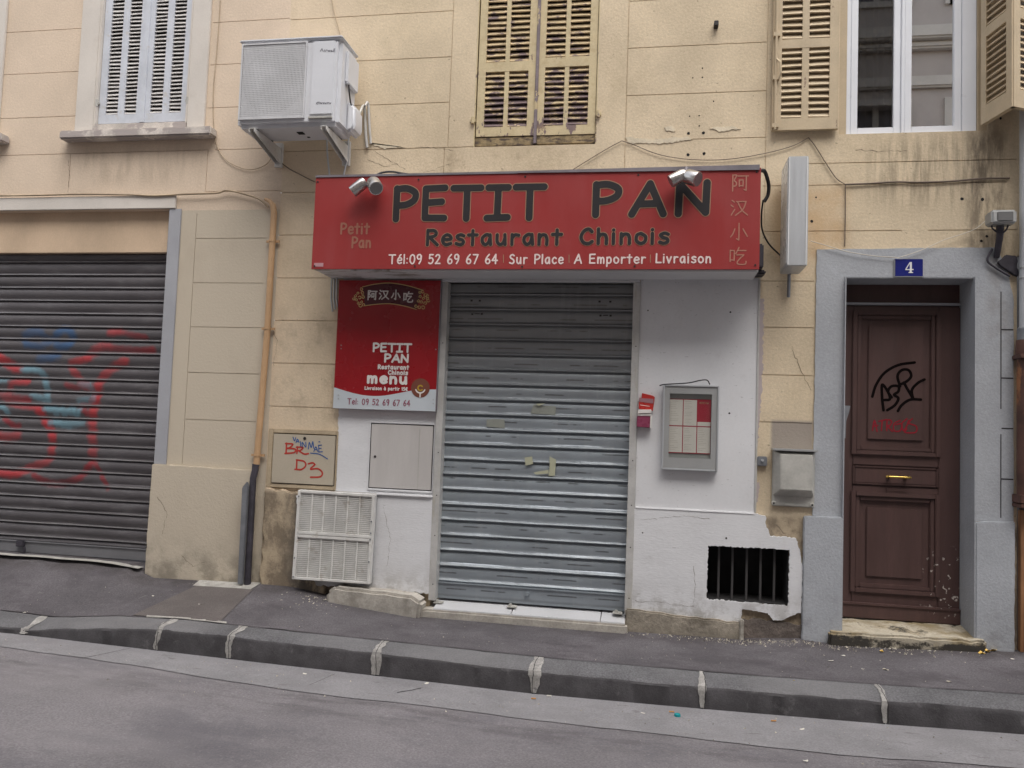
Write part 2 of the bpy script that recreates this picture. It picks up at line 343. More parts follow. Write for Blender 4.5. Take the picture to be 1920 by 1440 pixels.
M_mesh = mat('perforated panel', (.50, .50, .48), .6, var=.10, vs=4, fine=0, bump=.9, bs=1, bd=.003,
    extra=lambda nt, c: mix(nt, math_(nt, 'MULTIPLY', boxmask(nt, -2.47, -2.14, .46, .66, .06, .06), .4), c, (.40, .40, .22)))
def louv(nt, c):
    sp = N(nt, 'SeparateXYZ'); nt.links.new(pos(nt), sp.inputs[0])
    k = ramp(nt, sp.outputs[2], 3.45, 4.0, .10, 0)
    n = math_(nt, 'ADD', noise(nt, (1.6, 1, .7), 7, 8, .68), k)
    c = mix(nt, ramp(nt, n, .635, .65), c, (.185, .13, .125))
    return mix(nt, math_(nt, 'MULTIPLY', ramp(nt, noise(nt, (1, 1, 1), 14, 5), .5, .7), .35), c, (.36, .25, .12))
M_peel = mat('peeling cream paint', (.57, .47, .285), .7, var=.08, vs=5, fine=.08, bump=.5, bs=26, bd=.006, extra=louv)
M_peel2 = mat('peeling cream louvre paint', (.48, .37, .215), .75, var=.2, vs=9, fine=.1,
    extra=lambda nt, c: mix(nt, ramp(nt, math_(nt, 'ADD', noise(nt, (1, 1, 2), 8, 7, .7), ramp(nt, N_z(nt), 3.45, 4.3, .13, 0)), .53, .58), c, (.15, .105, .105)))
M_rotten = mat('rotten bottom board', (.30, .225, .12), .85, var=.35, vs=14, fine=.2, bump=.8, bs=40, extra=lambda nt, c: mix(nt, ramp(nt, noise(nt, (1, 1, 3), 12, 6, .7), .48, .6), c, (.085, .06, .045)))
M_bare = mat('bare purple grey wood', (.215, .175, .185), .8, var=.2, vs=8, fine=.1, extra=lambda nt, c: mix(nt, ramp(nt, noise(nt, (1, 1, .6), 9, 6, .7), .56, .6), c, (.52, .42, .25)))
M_tanwood = mat('tan shutter paint', (.50, .40, .265), .6, var=.08, vs=5, fine=.07, bump=.25, bs=40,
    extra=lambda nt, c: mix(nt, ramp(nt, noise(nt, (1.5, 1, .6), 9, 7, .7), .64, .67), c, (.22, .14, .10)))
M_blueshut = mat('pale blue grey shutter', (.56, .585, .635), .6, var=.08, vs=6, fine=.05,
    extra=lambda nt, c: mix(nt, math_(nt, 'MULTIPLY', ramp(nt, noise(nt, (1, 1, 1), 9, 6, .7), .56, .66), .6), c, (.50, .47, .42)))
M_blueslat = mat('flaking louvre paint', (.54, .52, .50), .7, var=.12, vs=9, fine=.06,
    extra=lambda nt, c: mix(nt, ramp(nt, noise(nt, (1, 1, 1.6), 6, 5, .7), .63, .67), c, (.13, .10, .085)))
M_iron = plain('dark iron', (.03, .026, .026), .6, .3)
M_barpaint = plain('grey black bar', (.05, .047, .047), .6)
M_plate = plain('blue enamel', (.012, .018, .16), .2)
M_enamelwhite = plain('white enamel', (.75, .75, .74), .25)
def road_x(nt, c):
    sp = N(nt, 'SeparateXYZ'); nt.links.new(pos(nt), sp.inputs[0]); Y = sp.outputs[1]
    c = mix(nt, math_(nt, 'MULTIPLY', ramp(nt, noise(nt, (1, 1.4, 1), 1.1, 9, .72, (3, 8, 0)), .44, .66), .6), c, (.118, .112, .126))
    seam = math_(nt, 'MULTIPLY', math_(nt, 'MULTIPLY', ramp(nt, Y, -1.95, -1.6), ramp(nt, Y, -1.5, -1.4, 1, 0)), ramp(nt, noise(nt, (.8, 3, 1), 3, 8, .7, (0, 4, 0)), .44, .62))
    c = mix(nt, math_(nt, 'MULTIPLY', seam, .55), c, (.095, .085, .09))
    ag = ramp(nt, noise(nt, (1, 1, 1), 55, 2, .5, (2, 2, 0)), .62, .70)
    c = mix(nt, math_(nt, 'MULTIPLY', ag, .30), c, (.33, .315, .32))
    wear = ramp(nt, noise(nt, (.35, 1.6, 1), 1.2, 5, .6, (8, 3, 0)), .5, .7)
    return mix(nt, math_(nt, 'MULTIPLY', wear, .35), c, (.285, .268, .274))
M_asphalt = mat('road asphalt', (.232, .218, .227), .92, var=.14, vs=1.0, fine=.30, fs=95, bump=.9, bs=110, bd=.005, spec=.25, extra=road_x)
M_gutter = mat('gutter concrete', (.255, .248, .256), .92, var=.12, vs=2.5, fine=.24, fs=90, bump=.5, bs=100, bd=.004, spec=.25,
    extra=lambda nt, c: mix(nt, math_(nt, 'MULTIPLY', ramp(nt, noise(nt, (1.5, 4, 1), 5, 6, .6), .62, .68), .5), mix(nt, math_(nt, 'MULTIPLY', ramp(nt, noise(nt, (1, 1.6, 1), 2.0, 7, .7, (6, 1, 0)), .42, .66), .6), c, (.20, .192, .198)), (.12, .112, .112)))
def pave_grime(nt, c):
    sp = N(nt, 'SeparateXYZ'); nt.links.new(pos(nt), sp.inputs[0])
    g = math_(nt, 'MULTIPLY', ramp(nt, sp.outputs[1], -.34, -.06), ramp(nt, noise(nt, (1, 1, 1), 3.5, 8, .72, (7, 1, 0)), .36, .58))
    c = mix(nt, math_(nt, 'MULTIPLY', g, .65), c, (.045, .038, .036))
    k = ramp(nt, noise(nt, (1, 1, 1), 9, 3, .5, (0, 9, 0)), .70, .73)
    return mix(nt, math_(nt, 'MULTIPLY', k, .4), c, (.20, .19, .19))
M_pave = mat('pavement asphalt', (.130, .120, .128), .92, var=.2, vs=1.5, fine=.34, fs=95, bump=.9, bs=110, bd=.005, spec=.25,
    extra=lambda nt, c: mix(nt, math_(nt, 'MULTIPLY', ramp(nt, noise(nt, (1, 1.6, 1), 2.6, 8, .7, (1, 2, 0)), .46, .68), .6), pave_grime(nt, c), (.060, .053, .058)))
M_kerb = mat('granite kerb', (.140, .138, .144), .85, var=.14, vs=4, fine=.38, fs=90, bump=.6, bs=100, bd=.004, spec=.3,
    extra=lambda nt, c: mix(nt, math_(nt, 'MULTIPLY', ramp(nt, noise(nt, (1, .1, .1), .95, 1, .3, (5, 0, 0)), .4, .6), .45), mix(nt, math_(nt, 'MULTIPLY', ramp(nt, noise(nt, (1, 2, 1), 5, 8, .72, (2, 0, 4)), .5, .7), .5), c, (.075, .072, .078)), (.195, .19, .192)))
M_kerbface = mat('dark kerb face', (.064, .060, .063), .8, var=.25, vs=6, fine=.2, fs=120, bump=.6, bs=90, bd=.004, spec=.3,  # vertical face in a darker tone than the kerb top
    extra=lambda nt, c: mix(nt, math_(nt, 'MULTIPLY', ramp(nt, noise(nt, (1, 1, 1), 9, 6, .7), .58, .74), .5), c, (.16, .155, .155)))
M_kmortar = mat('ragged kerb mortar', (.35, .335, .315), .9, var=.2, vs=12, fine=.25, bump=.6, bs=60,
    extra=lambda nt, c: mix(nt, ramp(nt, noise(nt, (1, 1, 1), 16, 6, .7), .56, .68), c, (.15, .145, .145)))
M_mortar = mat('pale mortar', (.36, .345, .315), .9, var=.2, vs=12, fine=.2, bump=.5, bs=60)
M_seam = mat('dark joint dirt', (.045, .04, .042), .9)
M_patch = mat('brown trench patch', (.118, .102, .097), .95, var=.12, vs=4, fine=.35, fs=160, bump=.5, bs=130)
M_woodfront = mat('dark brown woodwork', (.05, .032, .026), .6, var=.3, vs=5, fine=.1)
M_woodedge = mat('orange brown bare wood', (.27, .13, .06), .7, var=.3, vs=6, fine=.1, stretch=(3, 3, .6))
M_leafgreen = plain('green leaf', (.06, .15, .035), .5)
M_spraygrey = mat('graffiti black', (.006, .004, .004), .8, var=.05, fine=0, spec=.05)
M_sprayred = mat('graffiti dark red', (.25, .018, .03), .7, var=.05, fine=0, spec=.1)
M_penred = plain('red marker', (.42, .035, .025), .5)
M_penblue = plain('blue marker', (.035, .10, .28), .5)
M_paperwhite = plain('paper', (.70, .66, .58), .6)
M_menupaper = plain('menu paper', (.63, .585, .545), .5)
M_menured = plain('menu red', (.36, .025, .045), .45)
M_pinkplast = plain('magenta plastic', (.23, .045, .09), .3)
M_redplast = plain('red leaflet', (.42, .03, .025), .3)
M_glue = mat('glue residue', (.265, .275, .24), .6)
M_tape = plain('old tape', (.42, .42, .30), .4)
M_yellowleaf = plain('yellow leaf', (.62, .40, .08), .6)
M_tan_butt = plain('orange cigarette paper', (.50, .24, .07), .7)
M_teal = plain('teal plastic', (.01, .25, .27), .25)
M_crumb = mat('plaster crumb', (.42, .38, .31), .9, var=.4, vs=40, fine=0)
M_oppwall = mat('grey brown facade', (.44, .40, .375), .85, var=.1, vs=1, fine=.05)
M_opppane = mat('dim far window', (.14, .13, .14), .5)
M_opptrim = mat('pale cornice', (.55, .52, .48), .8, var=.08, fine=.05)
def glass_mat():
    m = bpy.data.materials.new('case glass'); m.use_nodes = True; nt = m.node_tree; nt.nodes.clear()
    t = N(nt, 'BsdfTransparent'); t.inputs[0].default_value = (.93, .95, .93, 1); g = N(nt, 'BsdfGlossy'); g.inputs['Roughness'].default_value = .05
    fr = N(nt, 'Fresnel'); fr.inputs[0].default_value = 1.6; x = N(nt, 'MixShader'); o = N(nt, 'OutputMaterial')
    nt.links.new(fr.outputs[0], x.inputs[0]); nt.links.new(t.outputs[0], x.inputs[1]); nt.links.new(g.outputs[0], x.inputs[2]); nt.links.new(x.outputs[0], o.inputs[0]); return m
M_glass = glass_mat()
def wglass():
    m = bpy.data.materials.new('window glass'); m.use_nodes = True; nt = m.node_tree; nt.nodes.clear()
    t = N(nt, 'BsdfTransparent'); t.inputs[0].default_value = (.7, .72, .72, 1); g = N(nt, 'BsdfGlossy'); g.inputs['Roughness'].default_value = .01
    fr = N(nt, 'Fresnel'); fr.inputs[0].default_value = 2.7; x = N(nt, 'MixShader'); o = N(nt, 'OutputMaterial')
    nt.links.new(fr.outputs[0], x.inputs[0]); nt.links.new(t.outputs[0], x.inputs[1]); nt.links.new(g.outputs[0], x.inputs[2]); nt.links.new(x.outputs[0], o.inputs[0]); return m
M_wglass = wglass()
M_curtain = plain('grey net curtain', (.22, .205, .215), .9)

# ------------------------------------------------------------------ rounded stroke lettering (union of strokes, contoured)
def P_(s):
    out = []
    for st in s.split(';'):
        st = st.strip()
        if not st: continue
        sm = st[0] == '~'; st = st.lstrip('~')
        p = [tuple(float(q) for q in t.split(',')) for t in st.split()]
        if len(p) == 1: p = [p[0], (p[0][0]+.001, p[0][1])]
        out.append(catmull(p, 6) if sm and len(p) > 2 else p)
    return out
_e = '~.1,.35 .52,.38 .5,.58 .3,.68 .1,.5 .09,.2 .28,.0 .54,.1'
_a = '~.5,.58 .32,.68 .1,.48 .09,.18 .25,.0 .42,.14 .5,.45; .5,.66 .55,.0'
GL = {'P': ('.1,0 .1,1;~.1,.98 .38,1 .62,.85 .6,.62 .38,.47 .1,.44', .68), 'E': ('.64,1 .1,.98 .1,.03 .64,.02;.1,.52 .56,.55', .72),
 'T': ('.02,.98 .78,.98;.40,.98 .40,0', .8), 'I': ('.05,.98 .59,.98;.32,.98 .31,.02;.03,.0 .59,.02', .64), 'A': ('.02,0 .44,1 .76,0;.17,.33 .62,.35', .78),
 'N': ('.07,0 .09,.98 .70,.04 .72,1', .8), 'R': ('.08,0 .08,1;~.08,.98 .42,.98 .56,.8 .45,.6 .1,.5;.2,.5 .64,0', .66), 'e': (_e, .58),
 's': ('~.48,.6 .3,.68 .1,.56 .2,.4 .42,.3 .46,.12 .28,0 .06,.08', .52), 't': ('.26,.95 .26,.0;.02,.66 .5,.66', .52), 'a': (_a, .62),
 'u': ('~.08,.66 .09,.2 .25,.0 .42,.12 .5,.4;.5,.66 .53,0', .6), 'r': ('.1,.66 .1,0;~.1,.42 .25,.64 .46,.62', .48), 'n': ('.08,.66 .08,0;~.08,.4 .22,.62 .42,.6 .5,.35 .5,0', .58),
 'C': ('~.62,.82 .45,1 .2,.85 .06,.45 .2,.08 .45,.0 .64,.14', .68), 'h': ('.08,1 .08,0;~.08,.4 .22,.62 .42,.6 .5,.35 .5,0', .58), 'i': ('.08,.66 .08,0;.08,.92', .2),
 'o': ('~.3,.68 .1,.55 .08,.2 .28,0 .5,.12 .54,.45 .3,.68', .6), 'l': ('.08,1 .08,0', .18), 'é': (_e+';.28,.84 .44,1', .58), ':': ('.06,.08;.06,.55', .16), '.': ('.06,.02', .16),
 '0': ('~.32,1 .1,.8 .06,.3 .28,0 .5,.1 .6,.5 .52,.88 .32,1', .66), '9': ('~.52,.75 .4,1 .14,.95 .06,.7 .2,.5 .45,.58 .53,.8;~.54,.85 .5,.4 .3,0', .6),
 '5': ('.52,1 .14,1 .1,.58;~.1,.56 .35,.64 .54,.4 .42,.08 .2,0 .04,.08', .6), '2': ('~.06,.8 .2,.98 .42,.95 .5,.72 .3,.35 .04,.02;.04,0 .56,.02', .62),
 '6': ('~.45,1 .2,.7 .06,.3 .2,.02 .45,.04 .54,.28 .4,.48 .2,.45 .08,.3', .6), '7': ('.04,.98 .58,.98 .2,0', .62), '4': ('.42,0 .42,1 .02,.34 .62,.34', .66), '1': ('.05,.8 .2,1 .2,0', .32),
 'S': ('~.55,.88 .35,1 .1,.85 .16,.62 .45,.45 .54,.2 .35,0 .04,.1', .62), 'c': ('~.48,.56 .3,.68 .1,.5 .08,.2 .28,0 .5,.1', .54),
 'm': ('.06,.66 .06,0;~.06,.4 .18,.62 .34,.6 .38,.35 .38,0;~.38,.4 .5,.62 .66,.6 .70,.35 .70,0', .78), 'p': ('.08,.66 .08,-.35;~.08,.5 .3,.68 .5,.5 .48,.15 .3,0 .1,.1', .58),
 'L': ('.1,1 .08,.02 .58,.02', .6), 'v': ('.02,.66 .24,0 .48,.66', .52), 'à': (_a+';.2,1 .34,.85', .62), '€': ('~.6,.82 .45,1 .2,.85 .1,.45 .2,.08 .45,.0 .6,.14;.0,.6 .48,.6;.0,.4 .46,.4', .68),
 'w': ('.02,.66 .2,0 .36,.5 .52,0 .72,.66', .76), 'V': ('.02,1 .36,0 .7,1', .74), 'B': ('.08,0 .08,1;~.08,.98 .4,.98 .5,.78 .4,.58 .1,.52;~.1,.52 .5,.45 .56,.2 .4,.02 .08,.0', .62),
 'D': ('.08,0 .08,1;~.08,.98 .45,.9 .6,.5 .42,.08 .08,.0', .68), 'M': ('.04,0 .12,1 .38,.35 .64,1 .74,0', .78), ' ': ('', .42)}
HAN = {'阿': '.08,.95 .08,.02;~.08,.93 .3,.93 .17,.64 .29,.5 .26,.33 .14,.3;.38,.88 .98,.88;.86,.88 .86,.05 .74,.1;.46,.65 .46,.28;.46,.65 .68,.65 .68,.3;.46,.32 .68,.32',
 '汉': '.1,.92 .22,.82;.04,.64 .16,.54;.06,.05 .25,.38;.35,.85 .88,.85;~.88,.85 .72,.4 .3,.03;~.42,.8 .65,.35 .97,.05',
 '小': '.5,.95 .5,.05 .38,.12;~.27,.65 .18,.4 .05,.22;~.72,.65 .84,.45 .96,.25',
 '吃': '.05,.82 .05,.2;.05,.8 .28,.8 .28,.25;.05,.28 .28,.28;~.54,.97 .46,.8 .36,.62;.48,.8 .93,.8;.42,.56 .82,.56;~.82,.56 .55,.3 .45,.12 .55,.04 .9,.05 .95,.2'}
def segs_of(strokes, fx, fz):
    out = []
    for st in strokes:
        for (a, b), (c, d) in zip(st[:-1], st[1:]): out.append((fx(a, b), fz(a, b), fx(c, d), fz(c, d)))
    return out
def text(txt, x0, x1, z0, h, gap=.16, italic=0):
    wid = sum(GL[c][1]+gap for c in txt)-gap; k = (x1-x0)/wid; x = 0; out = []
    for c in txt:
        out += segs_of(P_(GL[c][0]), lambda a, b, x=x: x0+(x+a+italic*b)*k, lambda a, b: z0+b*h); x += GL[c][1]+gap
    return out
def han(c, x0, x1, z0, z1): return segs_of(P_(HAN[c]), lambda a, b: x0+a*(x1-x0), lambda a, b: z0+b*(z1-z0))
def strokes_px(strokes, y):
    """strokes given in photograph points, laid on the plane Y=y"""
    out = []
    for st in strokes:
        p = catmull(st, 6) if len(st) > 2 else st
        q = [at(a, b, y) for a, b in p]
        out += [(*q[i], *q[i+1]) for i in range(len(q)-1)]
    return out
def contour(f, xs, zs, y):
    """faces where f > 0 on a grid"""
    v = []; F = []; nz, nx = f.shape; ins = f > 0
    for j in range(nz-1):
        i = 0; row = ins[j, :-1] & ins[j, 1:] & ins[j+1, :-1] & ins[j+1, 1:]; anyr = ins[j, :-1] | ins[j, 1:] | ins[j+1, :-1] | ins[j+1, 1:]
        idx = np.nonzero(anyr)[0]; q = 0
        while q < len(idx):
            i = idx[q]
            if row[i]:
                e = i
                while q+1 < len(idx) and idx[q+1] == e+1 and row[idx[q+1]]: q += 1; e += 1
                b = len(v); v += [(xs[i], y, zs[j]), (xs[e+1], y, zs[j]), (xs[e+1], y, zs[j+1]), (xs[i], y, zs[j+1])]; F.append([b, b+1, b+2, b+3])
            else:
                c = [(xs[i], zs[j], f[j, i]), (xs[i+1], zs[j], f[j, i+1]), (xs[i+1], zs[j+1], f[j+1, i+1]), (xs[i], zs[j+1], f[j+1, i])]; poly = []
                for k in range(4):
                    a, bq = c[k], c[(k+1) % 4]
                    if a[2] > 0: poly.append((a[0], y, a[1]))
                    if (a[2] > 0) != (bq[2] > 0):
                        t = a[2]/(a[2]-bq[2]); poly.append((a[0]+(bq[0]-a[0])*t, y, a[1]+(bq[1]-a[1])*t))
                if len(poly) >= 3:
                    b = len(v); v += poly; F.append(list(range(b, b+len(poly))))
            q += 1
    return v, F
def sdf(segs, r, cell, pad=None):
    A = np.array(segs); pad = (r if np.isscalar(r) else max(r))+2*cell
    x0, x1 = min(A[:, 0].min(), A[:, 2].min())-pad, max(A[:, 0].max(), A[:, 2].max())+pad
    z0, z1 = min(A[:, 1].min(), A[:, 3].min())-pad, max(A[:, 1].max(), A[:, 3].max())+pad
    xs = np.arange(x0, x1+cell, cell); zs = np.arange(z0, z1+cell, cell); f = np.full((len(zs), len(xs)), -1.0)
    for k, (a, b, c, d) in enumerate(segs):
        rr = r if np.isscalar(r) else r[k]
        i0 = max(0, int((min(a, c)-rr-2*cell-x0)/cell)); i1 = int((max(a, c)+rr+2*cell-x0)/cell)+2
        j0 = max(0, int((min(b, d)-rr-2*cell-z0)/cell)); j1 = int((max(b, d)+rr+2*cell-z0)/cell)+2
        X, Z = np.meshgrid(xs[i0:i1], zs[j0:j1]); dx, dz = c-a, d-b; L = dx*dx+dz*dz+1e-12
        t = np.clip(((X-a)*dx+(Z-b)*dz)/L, 0, 1); D = rr-np.hypot(X-a-t*dx, Z-b-t*dz)
        f[j0:j1, i0:i1] = np.maximum(f[j0:j1, i0:i1], D)
    return f, xs, zs
def ink(mb, segs, r, y, cell=.003, m=0):
    f, xs, zs = sdf(segs, r, cell); v, F = contour(f, xs, zs, y); return mb.add(v, F, m)
def smooth_noise(n, k, seed):
    g = np.random.RandomState(seed).rand(max(2, int(n/k)+3)); return np.interp(np.arange(n)/k, np.arange(len(g)), g)-.5
def rough_poly(poly, step=.02, amp=.006, seed=1, keep=()):
    """outline with an uneven painted edge; edges listed in keep stay straight"""
    rs = np.random.RandomState(seed); out = []
    for i in range(len(poly)):
        a, b = np.array(poly[i]), np.array(poly[(i+1) % len(poly)]); L = np.hypot(*(b-a)); n = max(1, int(L/step)); out.append(tuple(a))
        if i in keep: continue
        nrm = np.array([-(b-a)[1], (b-a)[0]])/max(L, 1e-9)
        for k in range(1, n): out.append(tuple(a+(b-a)*k/n+nrm*(rs.rand()-.5)*2*amp))
    return out

# ------------------------------------------------------------------ wall with openings and incised joints
def cellwall(X0, X1, Z0, Z1, holes, hj, vj, g=.0035, gd=.008, y=0.0, hd=.25, thick=.3):
    xs = {X0, X1}; zs = {Z0, Z1}
    for a, b, c, d in holes: xs |= {a, b}; zs |= {c, d}
    J = [(a, b, z-g, z+g) for z, a, b in hj]+[(x-g, x+g, a, b) for x, a, b in vj]
    for a, b, c, d in J: xs |= {a, b}; zs |= {c, d}
    def tidy(s, lo, hi):
        o = []
        for q in sorted(s):
            if lo <= q <= hi and (not o or q-o[-1] > 1e-5): o.append(q)
        return o
    xs = tidy(xs, X0, X1); zs = tidy(zs, Z0, Z1); cx = (np.array(xs[1:])+xs[:-1])/2; cz = (np.array(zs[1:])+zs[:-1])/2
    D = np.zeros((len(cz), len(cx)))
    for a, b, c, d in J: D[np.ix_((cz > c) & (cz < d), (cx > a) & (cx < b))] = gd
    for a, b, c, d in holes: D[np.ix_((cz > c) & (cz < d), (cx > a) & (cx < b))] = hd
    mb = MB()
    for j in range(len(cz)):
        for i in range(len(cx)):
            d = D[j, i]
            if d < hd:
                mb.add([(xs[i], y+d, zs[j]), (xs[i+1], y+d, zs[j]), (xs[i+1], y+d, zs[j+1]), (xs[i], y+d, zs[j+1])], [(0, 1, 2, 3)])
            if i+1 < len(cx) and abs(D[j, i+1]-d) > 1e-6:
                x = xs[i+1]; e = D[j, i+1]; mb.add([(x, y+d, zs[j]), (x, y+e, zs[j]), (x, y+e, zs[j+1]), (x, y+d, zs[j+1])], [(0, 1, 2, 3)])
            if j+1 < len(cz) and abs(D[j+1, i]-d) > 1e-6:
                z = zs[j+1]; e = D[j+1, i]; mb.add([(xs[i], y+d, z), (xs[i], y+e, z), (xs[i+1], y+e, z), (xs[i+1], y+d, z)], [(0, 1, 2, 3)])
    # back and top closing sheet
    mb.add([(X0, y+thick, Z1), (X1, y+thick, Z1), (X1, y, Z1), (X0, y, Z1)], [(0, 1, 2, 3)])
    return mb

# ------------------------------------------------------------------ ground: road sheet, gutter, kerb, pavement
KY, KB = -.98, -.80                                     # kerb face and kerb back lines
KTOP = [(-14, -.19), (-4.38, -.179), (-4.17, -.181), (-3.6, -.125), (-3.175, -.104), (-2.677, -.11), (-1.674, -.132), (-.653, -.160), (.343, -.162), (1.339, -.156), (2.058, -.147), (12, -.12)]
KBOT = [(-14, -.25), (-4.38, -.232), (-4.19, -.234), (-3.215, -.256), (-2.678, -.268), (-1.684, -.288), (-.674, -.308), (.337, -.304), (1.346, -.294), (2.058, -.280), (12, -.24)]
KBACK = [(-14, -.13), (-4.55, -.132), (-4.1, -.145), (-3.6, -.10), (-3.115, -.087), (-2.62, -.099), (-1.61, -.117), (-.636, -.136), (.367, -.138), (1.361, -.127), (2.133, -.111), (12, -.09)]
WALLZ = [(-14, .10), (-5.3, .115), (-4.6, .115), (-4.0, .105), (-3.93, .02), (-3.05, .03), (-2.7, .03), (-2.43, -.01), (-1.66, -.105), (-.15, -.108), (.66, -.100), (1.05, -.07), (1.26, -.085), (2.24, -.05), (2.4, -.045), (12, -.02)]
def road_z(x, y):
    d = KY-y
    if d <= 4.4: return lerp(KBOT, max(-14, min(12, x))) + (.03*min(d, .45)+.012*max(0, d-.45))
    return lerp(KBOT, max(-14, min(12, x))) + .05
mb = MB()
xs = list(np.linspace(-60, -14, 8))+list(np.linspace(-13.5, 12, 120))+list(np.linspace(14, 60, 8)); ysr = [20, .6, KY, KY-.2, KY-.45, KY-1, KY-2, KY-3.2, KY-4.4, KY-4.6, -60]
b = 0
for yy in ysr:
    for x in xs: mb.v.append((x, yy, road_z(x, yy)-(.10 if yy > KY else 0)))
n = len(xs)
for j in range(len(ysr)-1):
    for i in range(n-1): mb.f.append([j*n+i, j*n+i+1, (j+1)*n+i+1, (j+1)*n+i]); mb.m.append(0)
struct('road', mb, M_asphalt)
mb = MB(); xs = np.linspace(-13, 11, 300); nz = smooth_noise(300, 5, 3)*.05+smooth_noise(300, 1.5, 4)*.015; edge = [(-14, -1.26), (-4.1, -1.27), (-3.5, -1.30), (-2.78, -1.38), (-1.7, -1.45), (-.83, -1.46), (.1, -1.51), (.8, -1.53), (12, -1.55)]
for i, x in enumerate(xs):
    e = lerp(edge, x)+nz[i]
    for k in range(4):
        y = KY+.01+(e-KY-.01)*k/3; mb.v.append((x, y, road_z(x, min(y, KY))+.004))
for i in range(len(xs)-1):
    for k in range(3): mb.f.append([i*4+k, i*4+k+1, (i+1)*4+k+1, (i+1)*4+k]); mb.m.append(0)
struct('gutter', mb, M_gutter)
rk = random.Random(4); mb = MB(); joints = [-13+k for k in range(9)]+[-4.19, -3.19, -2.68, -1.675, -.66, .342, 1.345, 2.345, 3.345, 4.345, 5.345, 6.3, 7.3, 8.3, 9.3, 10.3]
for a, b2 in zip(joints[:-1], joints[1:]):
    a += .004; b2 -= .004; ns = 28; prof = []; dz_ = rk.uniform(-.006, .006); e1 = smooth_noise(ns+1, 3, int(a*37) % 997)*.014+smooth_noise(ns+1, 1, int(a*53) % 997)*.006; e2 = smooth_noise(ns+1, 2, int(a*71) % 997)*.010
    for k in range(ns+1):
        x = a+(b2-a)*k/ns; zt, zb, zk = lerp(KTOP, x), lerp(KBOT, x), lerp(KBACK, x); r = min(.03, (zt-zb)*.4)
        dn = dz_+e1[k]*.5; prof.append([(x, KB, zk), (x, KY+.05, zt+.004+dn*.6), (x, KY+.024+e2[k], zt-.003+dn), (x, KY+.009+e2[k]*.7, zt-.013+dn), (x, KY+e1[k]*.3, zt-r), (x, KY-.006, zb-.05)])
    base = len(mb.v)
    for p in prof: mb.v += p
    for k in range(ns):
        for q in range(5): i0 = base+k*6+q; mb.f.append([i0, i0+1, i0+7, i0+6]); mb.m.append(0 if q < 3 else 1)
    for k in (0, ns):
        i0 = base+k*6; mb.f.append([i0+q for q in range(6)]); mb.m.append(1)
struct('kerb', mb, [M_kerb, M_kerbface], smooth=True, recalc=True)
mb = MB(); xs = np.linspace(-13, 10, 500); sj = smooth_noise(500, 2, 8)*.012; sw = np.abs(smooth_noise(500, 4, 9))*.012+.0015
for i, x in enumerate(xs):
    z = lerp(KBACK, x)+.0035; mb.v += [(x, KB+.004+sj[i]-sw[i], z+.002), (x, KB+.006+sj[i]+sw[i], z+.002)]
for i in range(499): mb.f.append([2*i, 2*i+1, 2*i+3, 2*i+2]); mb.m.append(0)
struct('kerb_seam', mb, M_seam, recalc=False)
# mortar smeared in the kerb joints, with a crack down the middle
rs = random.Random(5)
for jx, wd in ((-4.19, .035), (-3.19, .040), (-2.68, .042), (-1.675, .040), (-.66, .034), (.342, .028), (1.345, .026)):
    zt, zb, zk = lerp(KTOP, jx), lerp(KBOT, jx), lerp(KBACK, jx); pts = []
    for q in range(7): t = q/6; pts.append((KB+.004+(KY+.05-KB-.004)*t, zk+.003+(zt+.007-zk-.003)*t))
    pts += [(KY+.022, zt+.001), (KY+.006, zt-.009), (KY-.003, zt-.034)]+[(KY-.004-.006*q/6, zt-.034+(zb+.012-zt+.034)*q/6) for q in range(1, 7)]
    L, R = [], []; l0, r0 = wd*.6, wd*.6
    for k, (y, z) in enumerate(pts):
        l0 = min(wd*1.2, max(wd*.2, l0+rs.uniform(-.28, .28)*wd)); r0 = min(wd*1.2, max(wd*.2, r0+rs.uniform(-.28, .28)*wd)); f = 1-.35*max(0, (k-9)/6)
        L.append((jx-l0*f, y, z)); R.append((jx+r0*f, y, z))
    nq = len(L); mb = MB(); mb.add(L+R, [(k, k+1, nq+k+1, nq+k) for k in range(nq-1)]); struct('kerb_mortar', mb, M_kmortar, recalc=False)
    if jx < -4: continue
    xo = 0; P = []
    for y, z in pts: xo = max(-.012, min(.012, xo+rs.uniform(-.006, .006))); P.append((jx+xo, y, z))
    mb = MB(); vs = [(x-.0018, y-.0015, z+.0015) for x, y, z in P]+[(x+.0018, y-.0015, z+.0015) for x, y, z in P]; mb.add(vs, [(k, k+1, nq+k+1, nq+k) for k in range(nq-1)]); struct('kerb_crack', mb, M_dark, recalc=False)
mb = MB(); xs = list(np.linspace(-14, 12, 260)); NY = 6
for x in xs:
    zk, zw = lerp(KBACK, x)-.001, lerp(WALLZ, x)
    for k in range(NY+1): t = k/NY; mb.v.append((x, KB+(.35-KB)*t if t > .99 else KB+(.0-KB)*t/(1-1/NY), zk+(zw-zk)*min(1, t/(1-1/NY))))
for i in range(len(xs)-1):
    for k in range(NY): q = i*(NY+1)+k; mb.f.append([q, q+1, q+NY+2, q+NY+1]); mb.m.append(0)
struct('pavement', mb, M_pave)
def pave_z(x, y): zk, zw = lerp(KBACK, x), lerp(WALLZ, x); return zk+(zw-zk)*min(1, max(0, (y-KB)/(0-KB)))
def ground_sheet(name, poly, m, lift=.004, n=6):
    """quad patch (four world xy corners) laid over the pavement"""
    mb = MB(); A = [np.array(p) for p in poly]
    def fn(u, v):
        p = (A[0]*(1-u)+A[1]*u)*(1-v)+(A[3]*(1-u)+A[2]*u)*v; return (p[0], p[1], pave_z(p[0], p[1])+lift)
    mb.grid(n, n, fn); return struct(name, mb, m)
